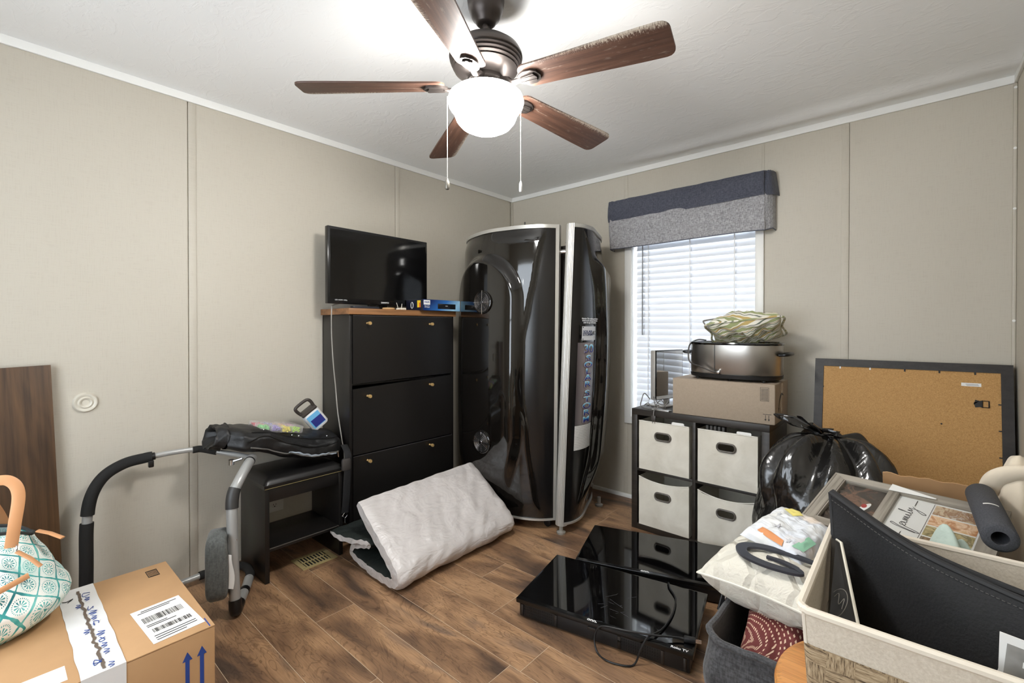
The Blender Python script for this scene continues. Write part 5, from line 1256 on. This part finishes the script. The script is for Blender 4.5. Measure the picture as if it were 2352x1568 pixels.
pal = [[(236, 232, 220), (150, 110, 80), (210, 190, 160), (110, 84, 66)], [(214, 170, 120), (236, 204, 170), (196, 140, 96), (160, 110, 80)], [(150, 140, 96), (196, 178, 130), (120, 110, 70), (214, 200, 170)], [(200, 184, 150), (150, 120, 90), (110, 90, 66), (226, 214, 190)]]
for i in range(4): photo(i, .302, Lc - b_ - .008, hi - .008 - (i + 1) * .059 + .006, hi - .008 - i * .059, pal[i])
MB().box(.297, .2985, lo + .004, hi - .004, .0111, .0114).build('mat_line', mat('groove_brown'), cf, 0, local=True)
# handwritten word
mb = MB(); S_ = .036; Mw = Matrix.Translation((.258, .105, .0122)) @ Matrix.Rotation(PI / 2, 4, 'Z')
for path in ([(0, -.8), (.25, .2), (.55, 1.0), (.75, .95), (.4, .3), (.05, -.9), (.2, -.9), (.6, .1)],
             [(.6, .1), (1.0, .4), (.75, .42), (.7, .05), (1.0, .1), (1.1, .42), (1.15, .05), (1.4, .1)],
             [(1.4, .1), (1.5, .42), (1.55, .05), (1.7, .42), (1.8, .05), (1.95, .42), (2.0, .05), (2.2, .1)],
             [(2.2, .1), (2.3, .4), (2.35, .05), (2.6, .15), (2.9, .95), (2.8, .95), (2.7, .05), (2.95, .1)],
             [(2.95, .1), (3.05, .42), (3.15, .1), (3.4, .42), (3.35, -.25), (2.95, -.9), (2.9, -.6), (3.7, .2)]):
    stroke(mb, [(p[0] * S_, p[1] * S_) for p in path], Mw, .0009, 5, 6)
for x in (-1.25, 3.9): stroke(mb, [(x * S_, .1 * S_), ((x + .45) * S_, .1 * S_), ((x + .9) * S_, .1 * S_)], Mw, .0009, 5, 3)
mb.build('family_lettering', INK, cf, local=True)
MB().box(b_ - .002, Lc - b_ + .002, lo - .002, hi + .002, .016, .0172).build('glass', GLASS, cf, 0, local=True)
mb = MB().sheet(lambda u, v: Vector((lerp(.175, .30, u), lerp(.285, .325 - .035 * u, v), .026 + .004 * u)), 4, 2, .001)
solo('paper_scrap', mb.xf(Mcf), PAPER, 'white folded paper scrap on the edge of the collage frame', 'paper', tuple(Mcf @ Vector((.23, .30, .026))))

# dark foam roll with a hollow core
fa, fb = Vector((2.928, -1.438, .722)), Vector((2.922, -1.03, .728))
Mfr = frame_M(fa, (1, 0, 0), (0, 0, 1)); dv = (fb - fa).normalized(); Mfr = frame_M(fa, Vector((dv.y, -dv.x, 0)), dv.cross(Vector((dv.y, -dv.x, 0))) * -1)
fr = thing('foam_roll', 'thick charcoal foam pipe roll lying on the collage frame', 'foam roll', tuple(fa - Vector((0, 0, .046))))
Lr = (fb - fa).length; rt_ = dv.cross(Vector((0, 0, 1))).normalized(); upv = rt_.cross(dv)
def rollf(r): return lambda a, l: fa + dv * l + rt_ * (math.cos(a) * r) + upv * (math.sin(a) * r)
mb = MB(); O, I = .0365, .0175; prof = [(I, .15), (I, 0), (O - .006, 0), (O, .006), (O, Lr - .02), (O - .016, Lr), (0, Lr)]
vs = [rollf(r)(2 * PI * k / 48, l) for r, l in prof for k in range(48)]; mb.add(vs, [[j * 48 + k, j * 48 + (k + 1) % 48, (j + 1) * 48 + (k + 1) % 48, (j + 1) * 48 + k] for j in range(len(prof) - 1) for k in range(48)])
mb.add([rollf(I)(2 * PI * k / 48, .15) for k in range(48)], [list(range(48))])
mb.build('foam_tube', mat('charcoal_foam', (70, 71, 76), .9, bump=(260, .5, .002), var=(300, .35)), fr, 50)
mb = MB(); mb.grid(lambda u, v: rollf(O + .0008)(lerp(1.1, 2.0, u), lerp(.17, .180, v)), 10, 2); mb.build('paper_label', PAPER, fr, 60)

# cloths
m, t = newmat('cream_jersey'); a = t.noise(t.coord((1, 1, .5)), 9, 3, .5, .6); t.b.inputs['Base Color'].default_value = lin(226, 212, 190); t.b.inputs['Roughness'].default_value = .85; t.bump(a, .5, .02); t.b.inputs['Sheen Weight'].default_value = .2
bk_ = thing('cream_blanket', 'rumpled cream blanket heaped against the right wall', 'blanket', (3.02, -.985, .008))
def lim(p):   # cloth in the carton stays inside its walls
    inside = p.y > -1.3 and p.z < .585
    p.x = min(p.x, 3.075 if inside else RX - .004); p.y = min(p.y, -.912) if p.y > -1.3 else p.y
    return p
def heap(cx, cy, rx, ry, z0, h, seed, fold, lump=.12, amp=.10):
    def fn(u, v):
        a = 2 * PI * u; k = math.cos(v * PI / 2) ** .7 if v < 1 else 0
        f = 1 + amp * math.sin(a * fold + 5 * v + seed) * (1 - v) + .14 * ns(math.cos(a) * 1.7 + seed, math.sin(a) * 1.7, v * 2)
        return lim(Vector((cx + rx * k * f * math.cos(a), cy + ry * k * f * math.sin(a), z0 + h * math.sin(v * PI / 2) ** .8 * (1 + .10 * math.sin(a * 3 + seed) * (1 - v) + lump * ns(math.cos(a) * k * 2.2 + seed, math.sin(a) * k * 2.2, 3)) )))
    return fn
mb = MB(); mb.grid(heap(3.02, -.985, .088, .08, .008, .85, 1.3, 9, .03, .11), 110, 40, closeu=True); mb.build('blanket_mound', m, bk_, 80)
for i, pts in enumerate(([(2.945, -.945, .64), (2.945, -.985, .72), (2.965, -1.02, .785), (3.02, -1.035, .815), (3.085, -1.025, .80)],)):
    MB().tube(crom(pts, 10), [.018 + .012 * math.sin(PI * k / (10 * (len(pts) - 1))) for k in range(10 * (len(pts) - 1) + 1)], 14, flat=.6).build('fold', m, bk_, 80)
MINT = mat('mint_cloth', (192, 208, 198), .85, bump=(12, .4, .02))
mt = MB().sheet(lambda u, v: Vector((lerp(2.765, 2.905, u) + .01 * math.sin(v * 7), lerp(-1.52, -1.392, v), .578 + .12 * (math.sin(PI * u) ** .6) * (math.sin(PI * min(1, v * .9 + .1)) ** .6) * (1 + .22 * math.sin(14 * u + 5 * v) + .14 * math.sin(9 * v - 6 * u)))), 40, 30, .004); solo('mint_cloth', mt, MINT, 'pale mint cloth bunched beside the foam roll', 'cloth', (2.84, -1.40, .62), smooth=80)
mt = MB(); mt.grid(heap(3.02, -1.47, .06, .05, .574, .11, 2.2, 4), 60, 20, closeu=True); solo('green_cloth', mt, mat('sage_cloth', (96, 124, 106), .85, bump=(12, .4, .02)), 'sage green cloth under the near end of the foam roll', 'cloth', (3.02, -1.47, .574), smooth=80)
mb = MB().tube(crom([(3.02, -1.24, .45), (3.02, -1.25, .60), (3.035, -1.27, .70), (3.065, -1.29, .742), (3.1, -1.30, .74)], 8), .022, 12, flat=.35); mb.tube(crom([(3.01, -1.29, .45), (3.01, -1.30, .60), (3.02, -1.32, .68), (3.05, -1.33, .70), (3.1, -1.34, .68)], 8), .02, 12, flat=.4)
solo('black_strap', mb, DKFAB, 'black webbing strap curling up between foam roll and blanket', 'strap', (3.04, -1.28, .60))

# ================================================================== STOOL AND CANVAS BIN
stl = thing('wooden_stool', 'round honey wood stool carrying the canvas bin', 'stool', (2.752, -1.842, 0))
HON = wood('honey_wood', (176, 112, 52), (204, 138, 70), (222, 160, 92), 'X', .35, rnd=0, freq=1.4)
MB().lathe([(0, .398), (.235, .398), (.250, .404), (.254, .414), (.250, .424), (.238, .43), (0, .43)], (2.752, -1.842, 0), 64).build('seat', HON, stl)
for k in range(4):
    a = PI / 4 + k * PI / 2; p, q = Vector((2.752 + .15 * math.cos(a), -1.842 + .15 * math.sin(a), .40)), Vector((2.752 + .20 * math.cos(a), -1.842 + .20 * math.sin(a), .002))
    MB().tube([p, q], [.018, .014], 14).build('leg', HON, stl)
MB().tube([(2.752 + .172 * math.cos(a), -1.842 + .172 * math.sin(a), .22) for a in [2 * PI * k / 40 for k in range(40)]], .008, 8, closed=True).build('foot_ring', HON, stl)
m, t = newmat('cream_canvas_felt'); f = t.noise(t.coord(), 180, 3, .7); t.l(t.ramp(f, [(.3, lin(196, 184, 166)), (.7, lin(216, 206, 190))]), t.b.inputs['Base Color']); t.b.inputs['Roughness'].default_value = .9; t.bump(f, .3, .002); FELT = m
m, t = newmat('basket_weave_print'); v = t.coord((1, 1, 1)); sp = t.sep(v); hx = t.math('MULTIPLY', t.math('ADD', sp[0], sp[1]), 22.); hz = t.math('MULTIPLY', sp[2], 30.)
par = t.math('FRACT', t.math('MULTIPLY', t.math('ADD', t.math('FLOOR', hx), t.math('FLOOR', hz)), .5)); n1 = t.noise(t.coord((14, 14, 160)), 2, 4, .7, .3); n2 = t.noise(t.coord((160, 160, 14)), 2, 4, .7, .3)
g = t.mix(t.math('GREATER_THAN', par, .25), n1, n2); t.l(t.ramp(g, [(.38, lin(84, 68, 50)), (.5, lin(160, 138, 108)), (.65, lin(190, 170, 140))]), t.b.inputs['Base Color']); t.b.inputs['Roughness'].default_value = .85; WEAVE = m
cbn = thing('canvas_bin', 'open cream canvas storage bin on the wooden stool', 'storage bin', (2.82, -1.81, .43))
def binp(u, z):  # rim plan as a rounded rectangle that narrows to its foot
    k = lerp(.93, 1, (z - .431) / .27); pr = rrect(.475, .545, .022, 4)
    L_ = len(pr); kk = u * L_; i_ = int(kk) % L_; f = kk - int(kk); a, b_ = pr[i_], pr[(i_ + 1) % L_]
    return Vector((2.822 + lerp(a[0], b_[0], f) * k, -1.808 + lerp(a[1], b_[1], f) * k, z))
NP_ = 96
def binwall(z0, z1, inset, nv, m, name):
    mb = MB(); mb.grid(lambda u, v: (lambda p: Vector((2.822 + (p.x - 2.822) * (1 - inset), -1.808 + (p.y + 1.808) * (1 - inset), p.z)))(binp(u, lerp(z0, z1, v))), NP_, nv, closeu=True); return mb
mb = binwall(.628, .70, 0, 3, FELT, ''); mb2 = binwall(.433, .70, .025, 6, FELT, ''); mb.add(mb2.v, mb2.f)
vs = []; 
for k in range(NP_):
    p = binp(k / NP_, .70); vs.append(p); q = Vector((2.822 + (p.x - 2.822) * .975, -1.808 + (p.y + 1.808) * .975, .70)); vs.append(q)
mb.add(vs, [[2 * k, 2 * k + 1, (2 * k + 3) % (2 * NP_), (2 * k + 2) % (2 * NP_)] for k in range(NP_)])
mb.build('canvas_wall', FELT, cbn, 60)
mb = binwall(.431, .632, -.003, 4, WEAVE, ''); mb.add([binp(k / NP_, .432) for k in range(NP_)], [list(range(NP_))[::-1]]); mb.build('woven_lower_wall', WEAVE, cbn, 60)
mb = MB(); mb.tube([binp(k / NP_, .70 + .002 * ns(k * .4, 0, 0)) for k in range(NP_)], .0085, 8, closed=True); mb.build('rim_binding', mat('pale_binding', (224, 214, 198), .85), cbn)
mb = MB(); p0, p1 = binp(.6 * 0 + (10.5 / 20) , .70), binp((10.5 / 20), .59); mb.tube([binp(12 / 20, .70), binp(12 / 20, .63)], .004, 6); mb.build('corner_seam', mat('pale_binding'), cbn)

# black collapsed fabric organiser standing in the bin: two stitched panels
org = thing('fabric_organiser', 'black stitched fabric organiser standing folded in the canvas bin', 'organiser', (2.75, -1.8, .44))
def panel(dy, h0, h1):
    def fn(u, v):
        top = Vector((2.586 + .45 * u, -1.635 + dy - .215 * u - .02 * math.sin(u * PI), lerp(h0, h1, u) - .028 * math.sin(u * PI)))
        bot = Vector((2.618 + .385 * u, -1.665 + dy * .3 - .25 * u, .445)); p = bot.lerp(top, v); p.y += -.02 * math.sin(v * PI) + .03 * ns(u * 2.5, v * 1.8, dy * 9) * v; return p
    return fn
for dy, h0, h1 in ((0, .812, .725), (.034, .806, .725)):
    f_ = panel(dy, h0, h1); pn = MB().sheet(f_, 40, 24, .006).build('stitched_panel', DKFAB, org, 70)
    MB().tube([f_(k / 40, 1) for k in range(41)], .0075, 8).build('bound_edge', mat('black_binding', (34, 34, 36), .7), pn)
    MB().tube([f_(0, k / 20) for k in range(21)], .006, 8).build('side_binding', mat('black_binding'), pn)
    mb = MB()
    for k in range(60): mb.tube([f_((k + .1) / 60, .945) + Vector((0, -.0042, .002)), f_((k + .7) / 60, .945) + Vector((0, -.0042, .002))], .0009, 4)
    mb.build('stitches', mat('grey_thread', (84, 82, 80), .8), pn)['kind'] = 'stuff'
# dark booklet against the bin's left wall
mb = MB(); A, B_, C_, D_ = Vector((2.604, -1.690, .708)), Vector((2.616, -1.715, .713)), Vector((2.688, -1.99, .56)), Vector((2.628, -1.99, .56)); n = Vector((-.009, .003, .003))
bkl = thing('dark_booklet', 'dark glossy booklet with pale page edge inside the canvas bin', 'booklet', (2.62, -1.8, .56))
MB().add([A, B_, C_, D_, A + n, B_ + n, C_ + n, D_ + n], [[0, 1, 2, 3], [7, 6, 5, 4], [0, 4, 5, 1], [1, 5, 6, 2], [2, 6, 7, 3], [3, 7, 4, 0]]).build('cover', mat('dark_print_cover', (30, 28, 26), .3), bkl, 0)
MB().tube([A + Vector((.003, -.002, .002)), B_ + Vector((.003, -.002, .002)), C_ + Vector((.004, -.001, .002))], .0035, 6).build('page_edge', mat('page_cream', (214, 208, 192), .7), bkl)
mb = MB(); Mk = frame_M(B_.lerp(D_, .55) + Vector((.004, -.004, .003)), (B_ - A) + Vector((.02, -.02, 0)), (B_ - C_))
stroke(mb, [(-.02, 0), (-.01, .02), (.005, .0), (.012, .018), (.02, -.004)], Mk, .0007, 4); stroke(mb, [(.028 * math.cos(a) , .034 * math.sin(a)) for a in [2 * PI * k / 14 for k in range(15)]], Mk, .0007, 4); mb.build('cover_emblem', mat('grey_print', (140, 136, 128), .5), bkl)
# small grey photo print
Mph = frame_M((2.856, -2.024, .588), (.995, -.07, -.08), (0, -.05, 1)); php = thing('photo_card', 'torn-edged grey photograph standing in the canvas bin', 'photograph', M=Mph)
m, t = newmat('grey_photo'); f = t.noise(t.coord(), 14, 3, .6); t.l(t.ramp(f, [(.3, lin(120, 118, 116)), (.7, lin(176, 172, 166))]), t.b.inputs['Base Color']); t.b.inputs['Roughness'].default_value = .25
MB().prism([(0, -.12), (.16, -.12), (.16, .165), (.0, .165), (.004, .10), (-.003, .05), (.003, 0)], -.0015, 0).build('card', PAPER, php, 0, local=True)
MB().box(.010, .155, -.11, .150, 0, .0006).build('print', m, php, 0, local=True)
MB().box(.03, .13, .118, .128, .0006, .001).build('print_detail', PAPER, php, 0, local=True)

# ================================================================== FABRIC BASKET AND CUSHIONS
HEA = m_cloth('charcoal_heather_fabric', (44, 44, 46), (78, 78, 80), 420)
bs = thing('laundry_basket', 'soft charcoal fabric basket holding the cushions', 'basket', (2.42, -1.56, 0))
def bask(u, z):
    pr = rrect(.245, .475, .05, 4); L_ = len(pr); kk = u * L_; i_ = int(kk) % L_; f = kk - int(kk); a, b_ = pr[i_], pr[(i_ + 1) % L_]
    k = interp([(0, .86), (.12, 1.0), (.26, 1.03), (.37, .98)], z); x, y = lerp(a[0], b_[0], f) * k, lerp(a[1], b_[1], f) * k
    q = 1 + .06 * ns(x * 9, y * 9, z * 9) + .03 * ns(x * 25, y * 25, z * 14)
    return Vector((min(2.425 + x * q, 2.552), -1.565 + y * q, z + (.02 * ns(x * 8, y * 8, 3) if z > .3 else 0)))
mb = MB(); mb.grid(lambda u, v: bask(u, lerp(.002, .372, v)), 100, 30, closeu=True)
mb.grid(lambda u, v: (lambda p: Vector((2.425 + (p.x - 2.425) * .94, -1.565 + (p.y + 1.565) * .96, p.z)))(bask(u, lerp(.372, .03, v))), 100, 12, closeu=True)
mb.add([bask(k / 100, .002) for k in range(100)], [list(range(100))[::-1]])
mb.build('fabric_wall', HEA, bs, 80)
mb = MB(); mb.tube([bask(k / 100, .372) for k in range(100)], .010, 8, closed=True); mb.build('rolled_rim', HEA, bs)
mb = MB().tube(crom([(2.300, -1.50, .345), (2.285, -1.54, .36), (2.278, -1.60, .30), (2.280, -1.66, .22), (2.285, -1.68, .18)], 8), .011, 8, flat=.3, up=(1, 0, 0)); mb.build('strap_handle', DKFAB, bs)
MB().tube([(2.291, -1.535 + .013 * math.cos(a), .365 + .013 * math.sin(a)) for a in [2 * PI * k / 20 for k in range(20)]], .0035, 8, closed=True).build('eyelet', CHROME, bs)
m, t = newmat('white_quilted_cotton'); v = t.coord((1, 1, 0), (0, 0, PI / 4)); sp = t.sep(v)
q1 = t.math('ABSOLUTE', t.math('SUBTRACT', t.math('FRACT', t.math('MULTIPLY', sp[0], 11.)), .5)); q2 = t.math('ABSOLUTE', t.math('SUBTRACT', t.math('FRACT', t.math('MULTIPLY', sp[1], 11.)), .5))
h = t.math('MINIMUM', t.ramp(q1, [(0, 0), (.16, 1)]), t.ramp(q2, [(0, 0), (.16, 1)])); h2 = t.math('ADD', h, t.math('MULTIPLY', t.noise(t.coord(), 26, 3, .6, .5), 1.1))
t.b.inputs['Base Color'].default_value = lin(218, 213, 200); t.b.inputs['Roughness'].default_value = .8; t.bump(h2, .7, .014); QUI = m
Mpl = Matrix.Translation((2.440, -1.425, .480)) @ Matrix.Rotation(math.radians(-12), 4, 'Z') @ Matrix.Rotation(math.radians(4), 4, 'X') @ Matrix.Rotation(math.radians(-3), 4, 'Y')
wp = thing('quilted_pillow', 'white quilted pillow lying on the fabric basket', 'pillow', M=Mpl)
pillow(.178, .225, .10, MB(), .07, .014, 2, 44, .80, 1.15).build('pillow_body', QUI, wp, 80, local=True)
ed = []
for k in range(160):
    s_ = k / 160 * 4; i_ = int(s_); f = 2 * (s_ - i_) - 1; x, y = [(f, -1), (1, f), (-f, 1), (-1, -f)][i_]
    ed.append(Vector((x * (1 - .07 * (1 - y * y) * abs(x) ** 3) * .179, y * (1 - .07 * (1 - x * x) * abs(y) ** 3) * .226, 0)))
MB().tube(ed, .0035, 6, closed=True).build('piped_seam', mat('white_piping', (226, 222, 210), .8), wp, local=True)
# baby quilt cushion
m, t = newmat('starry_quilt'); a = t.noise(t.coord((1, 2.5, 1)), 10, 3, .5, .6); t.l(t.ramp(t.noise(t.coord(), 9, 1, .4), [(.35, lin(222, 222, 220)), (.6, lin(214, 218, 226)), (.72, lin(226, 212, 198))]), t.b.inputs['Base Color']); t.b.inputs['Roughness'].default_value = .8; t.bump(a, .6, .02)
Msq = Matrix.Translation((2.452, -1.408, .576)) @ Matrix.Scale(.80, 4) @ Matrix.Rotation(math.radians(-20), 4, 'Z') @ Matrix.Rotation(math.radians(10), 4, 'X') @ Matrix.Rotation(math.radians(8), 4, 'Y')
bq = thing('baby_quilt', 'small white folded quilt with stars and orange patch on the pillow', 'quilt', M=Msq)
pillow(.125, .15, .062, MB(), .05, .016, 11, 40, 1., .35).build('quilt_body', m, bq, 80, local=True)
def pz(x, y): k = max(0, 1 - (x / .125) ** 4) ** .55 * max(0, 1 - (y / .15) ** 4) ** .55; X, Y = x / .125, y / .15; return .062 * k + .016 * k * ns(X * 2.5, Y * 2.5, 12) + .008 * k * ns(X * 7, Y * 7, 11)
def patchp(poly, mcol, name):
    mb = MB(); c = (sum(p[0] for p in poly) / len(poly), sum(p[1] for p in poly) / len(poly)); rings = []
    for f in (0, .2, .4, .6, .8, 1): rings.append([(lerp(c[0], p[0], f), lerp(c[1], p[1], f)) for p in poly])
    n_ = len(poly); vs = [(x, y, pz(x, y) + .003) for r in rings for x, y in r]
    mb.add(vs, [[j * n_ + k, j * n_ + (k + 1) % n_, (j + 1) * n_ + (k + 1) % n_, (j + 1) * n_ + k] for j in range(5) for k in range(n_)]); mb.build(name, mcol, bq, 80, local=True)
star = lambda cx, cy, r: [(cx + (r if k % 2 == 0 else r * .42) * math.cos(PI * k / 5 + .4), cy + (r if k % 2 == 0 else r * .42) * math.sin(PI * k / 5 + .4)) for k in range(10)]
for s_ in ((-.02, -.06, .02), (.05, -.105, .013), (-.06, .02, .012)): patchp(star(*s_), mat('grey_star', (190, 190, 194), .8), 'star_print')
patchp([(-.07, .07), (-.02, .05), (.0, .09), (-.03, .12), (-.065, .11)], mat('yellow_patch', (236, 222, 130), .8), 'yellow_print')
patchp([(-.07, -.118), (-.02, -.13), (.04, -.132), (.035, -.112), (-.02, -.108), (-.06, -.098)], mat('orange_patch', (212, 142, 92), .8), 'orange_print')
patchp([(.07, -.12), (.105, -.10), (.11, -.02), (.085, -.03)], mat('mint_patch', (150, 200, 170), .8), 'mint_print')
# letter G
Mg = Mpl @ Matrix.Translation((.012, -.140, .083)) @ Matrix.Diagonal((1.02, .72, 1, 1)) @ Matrix.Rotation(math.radians(14), 4, 'Z') @ Matrix.Rotation(math.radians(5), 4, 'X')
gc = crom([(.135, .030, 0), (.06, .055, 0), (-.01, .062, 0), (-.06, .045, 0), (-.075, .010, 0), (-.055, -.030, 0), (-.005, -.055, 0), (.05, -.062, 0), (.088, -.058, 0), (.080, -.035, 0), (.045, -.012, 0), (.0, -.002, 0)], 8)
gw = [lerp(.008, .0165, math.sin(PI * min(1, i / (len(gc) - 1) * 1.25)) ** .8) if i < len(gc) * .8 else lerp(.0105, .0065, (i / len(gc) - .8) / .2) for i in range(len(gc))]
mb = MB(); vs = []
for i, p in enumerate(gc):
    tg = (gc[min(i + 1, len(gc) - 1)] - gc[max(i - 1, 0)]).normalized(); n_ = Vector((-tg.y, tg.x, 0)) * gw[i]
    vs += [p + n_, p - n_, p + n_ + Vector((0, 0, .008)), p - n_ + Vector((0, 0, .008))]
fs = []
for i in range(len(gc) - 1):
    a0, b0 = 4 * i, 4 * i + 4; fs += [[a0, a0 + 1, b0 + 1, b0], [a0 + 2, b0 + 2, b0 + 3, a0 + 3], [a0, b0, b0 + 2, a0 + 2], [a0 + 1, a0 + 3, b0 + 3, b0 + 1]]
K = 4 * (len(gc) - 1); fs += [[0, 2, 3, 1], [K, K + 1, K + 3, K + 2]]; mb.add(vs, fs)
mb.xf(Mg); solo('letter_g', mb, mat('black_painted_wood', (48, 50, 58), .45), 'black wooden letter G lying on the white quilted pillow', 'letter', tuple(Mg.translation), smooth=30)
# maroon cushion inside the basket
m, t = newmat('maroon_dotted_cloth'); v = t.coord(); sp = t.sep(v); d = t.math('SQRT', t.math('ADD', t.math('MULTIPLY', t.math('ADD', sp[0], .06), t.math('ADD', sp[0], .06)), t.math('ADD', t.math('MULTIPLY', sp[1], sp[1]), t.math('MULTIPLY', sp[2], sp[2])))); an = t.math('ARCTAN2', sp[2], t.math('ADD', sp[0], .06))
dot = t.math('MULTIPLY', t.math('LESS_THAN', t.math('FRACT', t.math('MULTIPLY', d, 85.)), .32), t.math('LESS_THAN', t.math('FRACT', t.math('MULTIPLY', an, 13.)), .5))
t.l(t.mix(dot, lin(104, 44, 42), lin(214, 186, 160)), t.b.inputs['Base Color']); t.b.inputs['Roughness'].default_value = .8
Mmp = Matrix.Translation((2.452, -1.655, .312)) @ Matrix.Rotation(math.radians(28), 4, 'X')
mp = MB(); pillow(.088, .115, .052, mp, .06, .01, 6, 30); mp.xf(Mmp); solo('maroon_cushion', mp, m, 'maroon cushion with dotted arcs stuffed in the basket', 'cushion', tuple(Mmp.translation), smooth=80)
